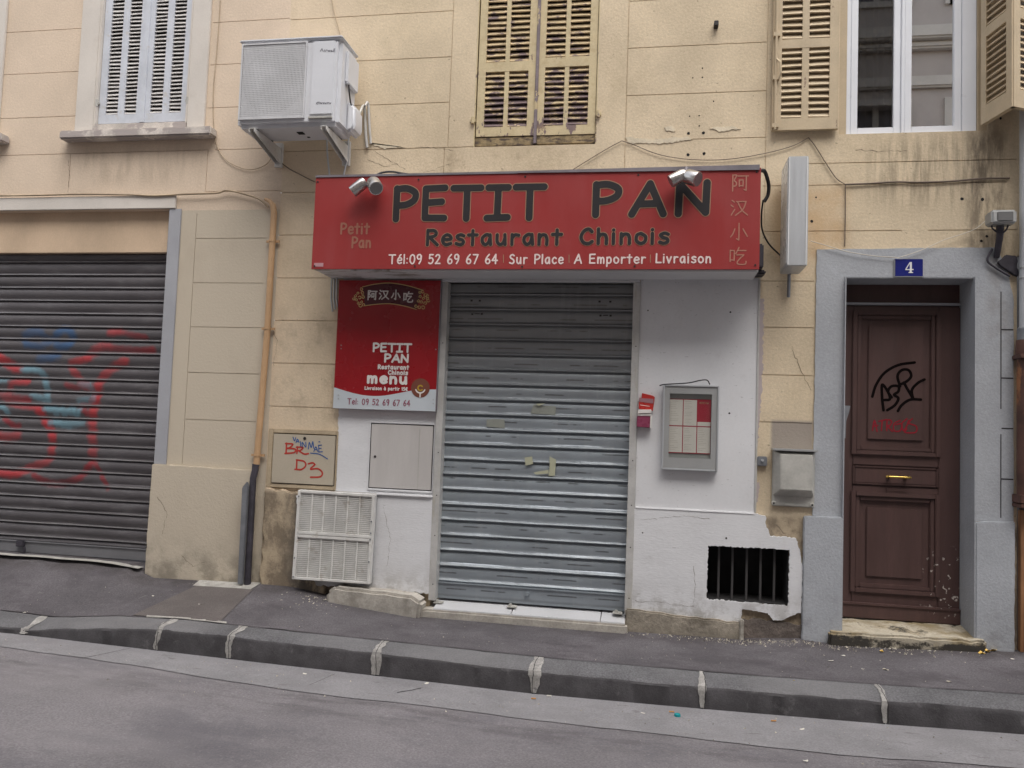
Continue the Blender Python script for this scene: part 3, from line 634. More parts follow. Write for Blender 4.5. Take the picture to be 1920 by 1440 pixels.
# trench patch across the pavement with its pale mortar ends
ground_sheet('pavement_patch', [(-3.52, -.78), (-2.86, -.78), (-2.95, -.16), (-3.42, -.16)], M_patch)
ground_sheet('pavement_patch', [(-3.45, -.16), (-2.97, -.16), (-2.96, -.01), (-3.47, -.01)], M_mortar)
ground_sheet('pavement_patch', [(-3.40, -.80), (-2.80, -.80), (-2.82, -.765), (-3.42, -.765)], M_mortar)
mb = MB(); mb.grid(12, 2, lambda u, v: (-6.7+u*2.72, -.01-.08*v+.012*math.sin(u*40), lerp(WALLZ, -6.7+u*2.72)+.006)); struct('garage_threshold', mb, M_mortar)
# cracks in the gutter
for a, bq in (((147, 1251), (245, 1226)), ((580, 1290), (628, 1266)), ((745, 1300), (790, 1290))):
    p = [atz(*a, -.285), atz(*bq, -.285)]; q = [(p[0][0]+(p[1][0]-p[0][0])*t, p[0][1]+(p[1][1]-p[0][1])*t+.006*math.sin(t*9)) for t in np.linspace(0, 1, 6)]
    mb = MB(); vs = [(x, y, road_z(x, y)+.006) for x, y in q]+[(x, y-.012, road_z(x, y)+.006) for x, y in q]; mb.add(vs, [(k, k+1, 6+k+1, 6+k) for k in range(5)]); struct('gutter_crack', mb, M_dark)

# ------------------------------------------------------------------ roller shutters and louvred shutters
def slat_shutter(x0, x1, zr0, pitch, n, y, prof, z_top, nx=1, dent=0, seed=1):
    """extruded slat profile; prof = list of (fraction of pitch below the ridge line, depth towards viewer, material)"""
    pts = []; z = zr0
    for k in range(n):
        for fr, d, m in prof:
            zz = zr0-pitch*k-fr*pitch; pts.append((zz, y-d, m))
    pts = [(z_top, y, 0)]+[p for p in pts if p[0] < z_top]
    mb = MB(); X = np.linspace(x0, x1, nx+1)
    rs_ = np.random.RandomState(seed); rows = {}
    for (z, yy, m) in pts:
        k = int(round((zr0-z)/pitch-.5)); key = rows.setdefault(k, (smooth_noise(nx+1, max(1.5, nx/7), seed*100+k+50), rs_.uniform(-1, 1)))
        for i_, x in enumerate(X): mb.v.append((x, yy+dent*(key[0][i_]*1.6+key[1]*.3), z+dent*.5*key[0][i_]))
    w_ = nx+1
    for j in range(len(pts)-1):
        for i in range(nx): mb.f.append([j*w_+i, j*w_+i+1, (j+1)*w_+i+1, (j+1)*w_+i]); mb.m.append(pts[j+1][2])
    return mb
def louvre_leaf(w, h, t, stile, rails, cols, pitch, tilt, ms, depth=.028, mid=.02, slat_t=.006):
    """leaf in local coordinates: x 0..w, z 0..h, y 0 (front) .. t; rails = [(z0, z1)] solid rails"""
    mb = MB(); mb.box(0, stile, 0, t, 0, h, 0); mb.box(w-stile, w, 0, t, 0, h, 0)
    for a, b in rails: mb.box(stile, w-stile, .001, t-.001, a, b, 0)
    cw = (w-2*stile-mid*(cols-1))/cols; fields = [(r0[1], r1[0]) for r0, r1 in zip(rails[:-1], rails[1:])]
    rnd = random.Random(int(w*1000+h*77))
    for a, b in fields:
        for c in range(cols):
            x0 = stile+c*(cw+mid)
            if c: mb.box(x0-mid, x0, .003, t-.003, a, b, 0)
            k = max(1, int(round((b-a)/pitch))); p = (b-a)/k
            for q in range(k):
                zc = a+(q+.5)*p; tl = tilt+rnd.uniform(-.09, .09); cy, cz = math.cos(tl), math.sin(tl)
                dz = rnd.uniform(-.002, .002)
                mb.obox((x0+cw/2, t/2, zc+dz), (cw/2, 0, rnd.uniform(-.0022, .0022)), (0, depth/2*cy, depth/2*cz), (0, -slat_t/2*cz, slat_t/2*cy), 1)
    return mb
def put(mb, origin, ang=0):
    c, s = math.cos(ang), math.sin(ang); ox, oy, oz = origin
    mb.v = [(ox+x*c-y*s, oy+x*s+y*c, oz+z) for x, y, z in mb.v]; return mb

# ------------------------------------------------------------------ left building
BX = -2.975
lb = thing('apartment_building', 'peach plastered building on the left with a brown roller garage door and blue shuttered window', 'building', (-6, 0, 0))
GX0, GX1 = -6.75, -3.94
hj = [(z, -5.62, -4.87) for z in (4.58, 4.204, 3.815)]+[(3.489, -5.62, -3.636), (3.489, -3.58, BX)]+[(z, -3.66, BX) for z in (4.564, 4.205, 3.842)]+[(3.14, -3.636, BX)]
hj += [(z, -3.70, -3.08) for z in (2.755, 2.39, 2.03, 1.66, 1.282)]
hj += [(z, -12, -6.9) for z in (4.58, 4.204, 3.815, 3.489, 2.755, 2.39, 2.03, 1.66)]
vj = [(-3.70, .92, 2.96), (-3.636, 3.14, 3.489), (-4.90, 3.2, 3.489)]
mbw = cellwall(-12, BX, -.4, 8.2, [(-4.69, -3.83, 3.70, 5.75), (GX0, GX1, -.4, 3.0), (-7.35, -6.45, 3.70, 5.75)], hj, vj, g=.0026, gd=.006, hd=.22)
obj('wall', mbw, M_left, lb, recalc=False)
# garage surround
mb = MB(); mb.box(GX0-.25, -3.885, -.022, 0, 3.002, 3.112); obj('garage_lintel_band', mb, M_pale, lb, bevel=.004)
mb = MB(); mb.box(GX1-.004, GX1+.105, -.012, 0, .912, 3.0); mb.box(GX1-.004, GX1+.002, -.012, .2, .912, 3.0); obj('garage_jamb', mb, M_jamb, lb, bevel=.003)
mb = MB(); mb.box(GX0+.001, GX1-.006, .055, .2, 2.655, 3.0); obj('lintel_panel', mb, M_lintel, lb)
pier = [(-3.955, -.3), (-3.045, -.3), (-3.045, .9), (-3.945, .912)]
mb = MB(); mb.prism(rough_poly(pier, .05, .004, 3), -.035, 0); obj('plinth', mb, M_left, lb, bevel=.006)
# garage roller shutter with sprayed paint
gp = [(0, .000, 0), (.07, .002, 0), (.10, .014, 1), (.15, .016, 1), (.19, .004, 0), (.24, -.004, 0), (.30, .004, 0), (.45, .011, 0), (.62, .013, 0), (.80, .009, 0), (.93, .003, 0)]
GP = .111; GZ = 2.379
gm = slat_shutter(GX0+.002, GX1-.002, GZ+GP*3, GP, 23, .125, gp, 2.66, nx=260, dent=.004, seed=3)
gs = obj('roller_shutter', gm, [M_garage, M_lip], lb, smooth=True, recalc=False)
RED, BLUE, SKY, DRED = (.46, .03, .035), (.035, .10, .22), (.16, .30, .36), (.28, .018, .025)
Z = lambda *p: [(a/3.79, 580+b/3.79) for a, b in p]
SPRAY = [(DRED, 6, Z((1090, 295), (900, 290), (760, 265))), (RED, 8, Z((780, 265), (720, 270), (640, 335))), (RED, 7, Z((790, 160), (850, 160))), (DRED, 5, Z((850, 160), (950, 185), (1040, 205))),
 (RED, 6, Z((640, 345), (580, 365), (510, 385), (520, 430), (560, 480), (620, 560))), (RED, 8, Z((890, 375), (830, 400), (750, 470), (700, 560), (690, 640), (665, 720), (660, 850), (665, 950), (665, 1060))),
 (DRED, 6, Z((665, 1080), (620, 1130), (560, 1205), (430, 1235), (330, 1225), (250, 1180))), (RED, 7, Z((0, 1165), (120, 1165), (230, 1120), (330, 1085), (370, 1010), (380, 900), (350, 830), (280, 710))),
 (RED, 6, Z((280, 700), (180, 685), (60, 650), (75, 560), (110, 520), (200, 510))), (RED, 8, Z((0, 340), (80, 400), (130, 420))), (DRED, 7, Z((0, 600), (70, 625), (200, 650))), (RED, 8, Z((0, 900), (50, 915), (130, 890))),
 (DRED, 5, Z((40, 780), (110, 830), (140, 830))), (DRED, 4, Z((690, 1110), (730, 1190), (770, 1270))), (DRED, 5, Z((480, 540), (560, 560))),
 (DRED, 5, Z((590, 690), (620, 740), (600, 690))),
 (BLUE, 7, Z((190, 180), (240, 150), (300, 170))), (BLUE, 6, Z((190, 250), (190, 190), (310, 180), (310, 260), (200, 250))), (BLUE, 7, Z((410, 180), (460, 140), (520, 180), (500, 250), (420, 260), (390, 220), (320, 250))),
 (BLUE, 8, Z((290, 350), (360, 345), (410, 325))), (SKY, 6, Z((170, 425), (250, 430), (300, 450), (330, 520), (345, 640))), (SKY, 6, Z((330, 700), (460, 720), (560, 740))), (SKY, 7, Z((370, 800), (480, 815), (590, 800))),
 (SKY, 4, Z((400, 690), (400, 760), (450, 690), (460, 760), (520, 690), (545, 760), (580, 700))), (SKY, 6, Z((570, 650), (660, 640), (650, 560), (580, 520))), (SKY, 5, Z((0, 690), (40, 700), (60, 740))), (SKY, 5, Z((0, 505), (50, 500))), (SKY, 5, Z((230, 610), (320, 640)))]
me = gs.data; nv = len(me.vertices); co = np.zeros(nv*3, np.float32); me.vertices.foreach_get('co', co); co = co.reshape(-1, 3); gx, gz = co[:, 0]+ORG[lb.name].x, co[:, 2]+ORG[lb.name].z
ph_ = ((GZ+GP*3-gz)/GP) % 1; brk = np.where((ph_ < .27) | (ph_ > .95), .5, np.where(ph_ < .36, .8, 1.0)); col = np.zeros((nv, 4), np.float32); jit = np.random.RandomState(2)
for cc, rpx, st in SPRAY:
    r = rpx*.0056; q = [at(a, b2, .125) for a, b2 in (catmull(st, 6) if len(st) > 2 else st)]; d = np.full(nv, 9.)
    for (a, b2), (c, e) in zip(q[:-1], q[1:]):
        dx, dz = c-a, e-b2; t = np.clip(((gx-a)*dx+(gz-b2)*dz)/(dx*dx+dz*dz+1e-9), 0, 1); d = np.minimum(d, np.hypot(gx-a-t*dx, gz-b2-t*dz))
    d = d+(np.sin(gx*61+gz*17)*np.sin(gz*83-gx*29)+.6*np.sin(gx*23-gz*41))*r*.16; al = np.clip((r*1.45-d)/(r*1.1), 0, 1); al = al*al*(3-2*al)*.84*(.80+.20*np.sin(gx*9.1+gz*7.3+rpx))*brk
    col[:, :3] = np.where(al[:, None] > .02, col[:, :3]*(1-al[:, None])*(col[:, 3:4] > .01)+np.array(cc)*np.where(col[:, 3:4] > .01, al[:, None], 1), col[:, :3]); col[:, 3] = np.maximum(col[:, 3], al)
ca = me.color_attributes.new('spray', 'FLOAT_COLOR', 'POINT'); ca.data.foreach_set('color', col.ravel())
mb = MB(); mb.box(GX0+.01, GX1-.01, .085, .12, .118, .215); mb.box(GX0+.01, GX1-.01, .075, .12, .205, .215); obj('bottom_bar', mb, mat('garage bar steel', (.19, .19, .20), .5, metal=.2, var=.1, fine=.05), gs, bevel=.003)
mb = MB(); lx, lz = at(40, 1020, .08); mb.box(lx-.035, lx+.035, .055, .085, lz-.02, lz+.03); mb.tube([(lx+.05, .06, lz-.02), (lx+.05, .06, lz-.07)], .012); obj('lock', mb, M_castiron, gs, bevel=.004)

# windows are parts: their surround mesh is the part itself, leaves and sill hang under it
def blue_window(root, dx):
    sx0, sx1 = -4.866+dx, -3.672+dx
    mb = MB(); mb.box(sx0, -4.69+dx, -.022, .0, 3.66, 5.9); mb.box(-3.83+dx, sx1, -.022, .0, 3.66, 5.9); mb.box(-4.69+dx, -3.83+dx, -.022, 0, 5.75, 5.9)
    mb.box(-4.69+dx, -4.672+dx, -.022, .1, 3.70, 5.75); mb.box(-3.848+dx, -3.83+dx, -.022, .1, 3.70, 5.75)
    wn = obj('window', mb, M_pale, root, bevel=.004)
    mb = MB(); mb.box(-4.94+dx, -3.56+dx, -.105, 0, 3.580, 3.652); mb.box(-4.70+dx, -3.82+dx, -.03, .14, 3.652, 3.728)
    obj('sill', mb, M_sill, wn, bevel=.012)
    h = 2.0; w2 = .4085
    for k in range(2):
        lf = put(louvre_leaf(w2, h, .034, .062, [(0, .075), (h/2+.2, h/2+.28), (h-.08, h)], 2, .033, .9, None, depth=.031, mid=.06, slat_t=.006), (-4.668+dx+k*(w2+.004), .008, 3.742))
        if k == 1: lf.box(-4.275+dx, -4.235+dx, -.004, .01, 3.742, 5.74)
        obj('shutter', lf, [M_blueshut, M_blueslat], wn)
    mb = MB(); mb.box(-4.69+dx, -3.83+dx, .15, .17, 3.6, 5.8); obj('dark_interior', mb, M_room, wn)
    for hx, hz in ((-4.678, 3.915), (-3.84, 3.905)):
        mb = MB(); mb.tube([(hx+dx, -.012, hz-.03), (hx+dx, -.012, hz+.03)], .012); mb.box(hx+dx-.02, hx+dx+.02, -.012, .01, hz-.008, hz+.012); obj('hinge', mb, M_metbox, wn)
blue_window(lb, 0); blue_window(lb, -1.935)

# ------------------------------------------------------------------ restaurant building
rb = thing('restaurant_building', 'yellowish plastered building holding the closed restaurant front and the brown house door', 'building', (0, 0, 0))
RX = 2.425
DX0, DX1, DZ = 1.312, 2.155, 2.447
hj = [(z, BX, -1.61) for z in (4.55, 4.18, 3.817)]+[(3.458, BX, -1.41)]+[(z, BX, -2.40) for z in (3.122, 2.778, 2.432, 2.092, 1.752, 1.41)]
hj += [(z, -.247, .762) for z in (4.545, 4.181, 3.817)]+[(3.472, .17, .762), (3.27, .98, RX), (3.112, .75, 1.314), (2.78, .75, 1.69), (2.78, 1.86, RX), (3.112, 1.314, 2.36)]+[(z, .73, 1.11) for z in (2.42, 2.087, 1.747, 1.412)]
vj = [(-1.61, 3.458, 8), (-1.636, 3.1, 3.458), (-.247, 3.1, 8), (.762, 2.8, 8), (1.314, 2.66, 3.112), (-2.42, 2.5, 3.1)]
mbw = cellwall(BX, RX, -.4, 8.2, [(-1.41, -.463, 3.455, 5.75), (1.262, 2.24, 3.478, 5.75), (DX0, DX1, -.4, DZ), (-1.6, -.108, -.4, 2.40), (.415, .965, .145, .527)], hj, vj, g=.003, gd=.007, hd=.26)
obj('wall', mbw, M_mid, rb, recalc=False)
# shop front: white painted faces
mb = MB(); up = [(-.104, .766), (.728, .766), (.728, 2.44), (-.104, 2.44)]; mb.prism(up, -.018, 0); wp = obj('white_panel', mb, M_board, rb, bevel=.003)
mb = MB(); mb.box(.728, .741, -.023, 0, .77, 2.44); obj('panel_edge', mb, M_rail, wp)
A = lambda *p: [at(a, b2, -.04) for a, b2 in p]
hole = [(.418, .524), (.414, .149), (.965, .141), (.969, .529)]
outer = [(-.106, .02), (.30, .006), (.655, -.012), (.66, .0)]+A((1390, 1165), (1392, 1143), (1440, 1150), (1450, 1164), (1470, 1163), (1497, 1150))+[(1.05, .10), (1.058, .40)]+A((1500, 1030), (1493, 1010), (1472, 1007), (1445, 1006), (1437, 985), (1436, 968))+[(.735, .765), (-.104, .765)]
outer = rough_poly(outer, .012, .0045, 11, keep=(len(outer)-1, len(outer)-2)); hole = rough_poly(hole, .011, .0042, 5)
# ring = outer minus hole, cut along a bridge
import mathutils.geometry as mg
def holed_slab(outer, hole, y0, y1):
    mb = MB(); tri = mg.tessellate_polygon([[Vector((x, z, 0)) for x, z in outer], [Vector((x, z, 0)) for x, z in hole]]); allp = outer+hole
    mb.add([(x, y0, z) for x, z in allp], [list(t) for t in tri])
    for ring in (outer, hole):
        n_ = len(ring); mb.add([(x, y0, z) for x, z in ring]+[(x, y1, z) for x, z in ring], [(i, (i+1) % n_, n_+(i+1) % n_, n_+i) for i in range(n_)])
    return mb
obj('white_plinth', holed_slab(outer, hole, -.030, 0), M_white, rb)
mb = MB(); mb.box(-.104, .735, -.034, -.01, .755, .771); obj('plinth_ledge', mb, M_white, rb, bevel=.006)
lf = rough_poly([(-2.388, .77), (-1.605, .77), (-1.605, 2.44), (-2.40, 2.44)], .02, .007, 21, keep=(0, 1, 2))
mb = MB(); mb.prism(lf, -.010, 0); obj('white_panel', mb, M_white, rb)
lf = rough_poly([(-1.605, .05), (-1.605, .766), (-2.66, .766), (-2.70, .72), (-2.62, .40), (-2.50, .05)], .02, .009, 23, keep=(0, 1))
mb = MB(); mb.prism(lf, -.034, 0); obj('white_plinth', mb, M_white, rb)
mb = MB(); mb.box(-2.05, -1.605, -.05, -.01, .755, .778); obj('plinth_ledge', mb, M_white, rb, bevel=.008)
# concrete footings
mb = MB(); mb.prism(rough_poly([(-.15, -.3), (.645, -.3), (.655, .008), (.3, .022), (-.15, .048)], .05, .006, 31, keep=(0,)), -.058, .0); obj('footing', mb, M_concrete, rb, bevel=.01)
mb = MB(); mb.box(.638, .668, -.07, 0, -.3, .03); obj('footing', mb, M_concrete2, rb, bevel=.006)
mb = MB(); mb.prism(rough_poly([(.66, -.3), (1.30, -.3), (1.26, .02), (.67, .03)], .03, .012, 33, keep=(0,)), -.02, .0); obj('footing', mb, mat('raw dirty render', (.14, .115, .10), .95, var=.3, vs=8, fine=.2, bump=.8, bs=30, bd=.012), rb)
# cellar opening behind the grate; its near-black lining stands in for shade
mb = MB(); mb.box(.36, 1.02, .26, .28, .1, .58)
for x0, x1, z0, z1 in ((.4155, .419, .146, .526), (.961, .9645, .146, .526), (.419, .961, .146, .150), (.419, .961, .522, .526)): mb.box(x0, x1, -.012, .26, z0, z1)
obj('cellar_shade_lining', mb, M_dark, rb)
for bx_ in (.498, .592, .69, .785, .878):
    mb = MB(); mb.box(bx_-.008, bx_+.008, .035, .048, .149, .523); obj('grate_bar', mb, M_barpaint, rb, bevel=.003)
# roller shutter of the shop
sp = [(0, .004, 0), (.05, .014, 0), (.10, .0175, 0), (.155, .0145, 0), (.19, .003, 0), (.215, -.009, 0), (.27, -.004, 0), (.34, .001, 0), (.55, .004, 0), (.80, .0035, 0), (.93, .001, 0)]
sm = slat_shutter(-1.565, -.142, 2.332, .1147, 20, .055, sp, 2.40, nx=30, dent=.0035, seed=5)
sh = obj('roller_shutter', sm, M_galva, rb, smooth=True, recalc=False)
mb = MB(); mb.box(-1.565, -.142, .036, .052, .012, .128); mb.box(-1.565, -.142, .026, .052, .118, .130); mb.box(-1.565, -.142, .03, .052, .008, .03); obj('bottom_bar', mb, M_galva, sh, bevel=.003)
for x0, x1 in ((-1.606, -1.553), (-.156, -.104)):
    mb = MB(); mb.box(x0, x1, -.036, .075, .0, 2.40)
    for z in (1.93, 1.10, .78, .48, .12): mb.tube([((x0+x1)/2+.004, -.034, z), ((x0+x1)/2+.004, -.0375, z)], .0065, 8, 1)
    obj('guide_rail', mb, [M_rail, M_iron], sh, bevel=.003)
mb = MB()
for (px, py), (ax, az) in (((988, 1113), (.018, .018)),): x, z = at(px, py, .03); mb.tube([(x, .036, z), (x, .018, z)], .018, 12)
obj('lock', mb, M_galva, sh, bevel=.003)
mb = MB()
for px, py in ((823, 1127), (960, 1135), (1158, 1147)):
    x, z = at(px, py, .0); mb = MB(); mb.box(x-.035, x+.035, -.035, .03, z-.012, z-.002); mb.tube([(x-.01, -.01, z-.004), (x-.01, -.01, z+.014)], .012, 8); obj('floor_hasp', mb, M_metbox, sh, bevel=.003)
tp = MB()
for poly in ([(983, 858), (997, 856), (999, 870), (985, 873)], [(1030, 856), (1042, 862), (1040, 892), (1028, 893), (1030, 875)], [(1000, 886), (1028, 881), (1028, 888), (1004, 890)], [(1004, 757), (1022, 756), (1010, 761)]): tp = MB(); tp.prism([at(a, b2, .02) for a, b2 in poly], .034, .038); obj('tape_scrap', tp, M_tape, sh)
mb = MB()
for poly in ([(1000, 758), (1042, 762), (1041, 778), (994, 775)], [(912, 786), (945, 786), (946, 803), (911, 800)]): mb = MB(); mb.prism([at(a, b2, .03) for a, b2 in poly], .046, .0485); obj('glue_patch', mb, M_glue, sh)
dm = MB()
for bx_, bz in ((-1.385, 2.27), (-1.32, 2.27), (-.405, 2.27), (-.325, 2.27), (-1.375, 2.165), (-1.30, 2.168), (-.395, 2.165), (-.32, 2.165)):
    dm = MB(); dm.box(bx_-.008, bx_+.008, .0485, .0505, bz-.007, bz+.007); obj('rivet_mark', dm, M_iron, sh)
for bx_, bz in ((-1.338, 2.169), (-.358, 2.167)): dm = MB(); dm.box(bx_-.02, bx_+.02, .0485, .0505, bz-.003, bz+.003); obj('rivet_mark', dm, M_iron, sh)
mb = MB(); mb.box(-1.56, -.147, .15, .16, -.2, 2.4); obj('dark_interior', mb, M_dark, sh)
mb = MB(); mb.box(-1.60, -.108, -.05, .07, 2.40, 2.418); obj('shutter_housing', mb, M_soffit, rb)
# threshold
mb = MB(); th = [(-1.675, -.30), (-.13, -.30), (-.13, -.047), (-.9, -.045), (-1.6, -.04), (-1.675, -.06)]
mb.prism(rough_poly([(-1.675, -.34), (-.135, -.34), (-.135, -.052), (-1.60, -.050), (-1.68, -.065)], .05, .005, 41, keep=(0, 2)), -.118, .10); td = obj('threshold', mb, M_concrete2, rb, bevel=.014)
for a, b2 in ((-1.55, -.97), (-.965, -.325), (-.32, -.15)):
    mb = MB(); mb.box(a, b2, -.100, .10, -.020, .006); mb.v = [(x, yv, z-max(0, .03-yv)*.38) for x, yv, z in mb.v]; obj('tile', mb, M_tile, td, bevel=.003)
# stone block left of the threshold
st = MB(); st.prism(rough_poly([(-2.36, -.16), (-1.66, -.26), (-1.62, .005), (-1.70, .05), (-2.30, .078), (-2.36, .03)], .10, .005, 43), -.17, -.0)
obj('stone_block', st, M_concrete2, rb, bevel=.022, seg=2)
# rough stone base at the far left of the shop front
mb = MB(); mb.prism(rough_poly([(-2.965, -.3), (-2.40, -.3), (-2.45, .4), (-2.64, .74), (-2.96, .775)], .03, .012, 45), -.03, 0); obj('rough_base', mb, M_mid, rb, bevel=.008)

# centre window with closed peeling shutters
def peeling_window():
    mb = MB(); mb.box(-1.41, -1.402, .0, .2, 3.455, 5.75); mb.box(-.471, -.463, 0, .2, 3.455, 5.75)
    wn = obj('window', mb, M_peel, rb)
    mb = MB(); mb.box(-1.40, -.942, .012, .2, 3.462, 3.532); mb.box(-.918, -.473, .016, .2, 3.468, 3.536); obj('bottom_board', mb, M_rotten, wn, bevel=.004)
    h = 2.16; w2 = .452
    for k in range(2):
        rails = [(0, .072), (.53, .605), (1.45, 1.53), (h-.09, h)] if k else [(0, .072), (.51, .585), (1.45, 1.53), (h-.09, h)]
        lf = put(louvre_leaf(w2, h, .038, .058, rails, 2, .0435, .95, None, depth=.045, mid=.034, slat_t=.010), (-1.392+k*(w2+.012), .006+.004*k, 3.538-.0*k))
        obj('shutter', lf, [M_peel, M_peel2], wn)
    mb = MB(); mb.box(-.942, -.918, -.006, .012, 3.47, 5.7); obj('cover_strip', mb, M_bare, wn, bevel=.004)
    for hx, hz in ((-1.417, 3.66), (-.452, 3.68)):
        mb = MB(); mb.tube([(hx, -.014, hz-.025), (hx, -.014, hz+.025)], .013); mb.box(hx-.02, hx+.02, -.014, .01, hz-.01, hz+.012); obj('hinge', mb, M_peel, wn)
    mb = MB(); mb.box(-1.41, -.463, .2, .22, 3.4, 5.8); obj('dark_interior', mb, M_room, wn)
peeling_window()
# right window: white pvc casement, tan shutters folded open
def pvc_window():
    y0, y1 = .03, .09; mb = MB(); z0 = 3.462; zt = 5.74
    X = [1.316, 1.372, 1.645, 1.752, 2.016, 2.072, 2.178]
    mb.box(1.316, 2.178, y0-.006, y1+.02, z0, z0+.022)
    mb.box(1.316, 1.345, y0, y1, z0+.022, zt); mb.box(2.085, 2.178, y0-.002, y1, z0+.022, zt)
    wn = obj('window', mb, M_pvc, rb, bevel=.003)
    for a, b2 in ((1.347, 1.684), (1.708, 2.083)):
        mb = MB(); s = .048; yy = y0+.004
        mb.box(a, a+s, yy, y1, z0+.024, zt-.02); mb.box(b2-s, b2, yy, y1, z0+.024, zt-.02); mb.box(a+s, b2-s, yy+.001, y1, z0+.024, z0+.024+s); mb.box(a+s, b2-s, yy+.001, y1, zt-.02-s, zt-.02)
        sa = obj('sash', mb, M_pvc, wn, bevel=.004)
        mb = MB(); mb.add([(a+s, yy+.02, z0+.024+s), (b2-s, yy+.02, z0+.024+s), (b2-s, yy+.02, zt-.02-s), (a+s, yy+.02, zt-.02-s)], [(0, 1, 2, 3)]); obj('pane', mb, M_wglass, sa)
    mb = MB(); mb.box(1.684, 1.708, y0-.008, y1, z0+.022, zt); obj('mullion', mb, M_pvc, wn, bevel=.004)
    mb = MB(); mb.grid(60, 1, lambda u, v: (1.30+u*.9, .16+.012*math.sin(u*70), 3.46+v*2.3)); obj('curtain', mb, M_curtain, wn, smooth=True)
    mb = MB(); mb.box(1.25, 2.26, .24, .26, 3.4, 5.8); obj('dark_interior', mb, M_dark, wn)
    mb = MB(); mb.box(1.262, 1.314, .012, .2, 3.478, 5.75); mb.box(2.18, 2.24, .012, .2, 3.478, 5.75); obj('reveal_board', mb, M_tanwood, wn)
    h = 2.24
    lf = put(louvre_leaf(.452, h, .036, .062, [(0, .085), (.60, .665), (1.5, 1.57), (h-.09, h)], 2, .0475, .95, None, depth=.047, mid=.048, slat_t=.010), (.795, -.052, 3.502))
    obj('shutter', lf, [M_tanwood, M_tanwood], wn)
    mb = MB(); mb.tube([(.815, -.07, 3.50), (.815, -.07, 5.7)], .009); mb.tube([(.815, -.07, 4.02), (.84, -.10, 3.98), (.845, -.10, 3.90), (.83, -.085, 3.86)], .008)
    for z in (3.53, 3.88, 4.2): mb.box(.795, .84, -.078, -.052, z-.014, z+.014)
    obj('latch_bar', mb, M_tanwood, wn)
    lf = put(louvre_leaf(.325, h, .034, .056, [(0, .12), (.60, .67), (1.5, 1.57), (h-.09, h)], 1, .045, .9, None, depth=.040, slat_t=.007), (2.182, -.035, 3.502), math.radians(-78))
    obj('shutter', lf, [M_tanwood, M_tanwood], wn)
    lf = put(louvre_leaf(.40, h, .034, .056, [(0, .12), (.60, .67), (1.5, 1.57), (h-.09, h)], 1, .045, .9, None, depth=.040, slat_t=.007), (2.262, -.355, 3.502), math.radians(28))
    obj('shutter', lf, [M_tanwood, M_tanwood], wn)
pvc_window()

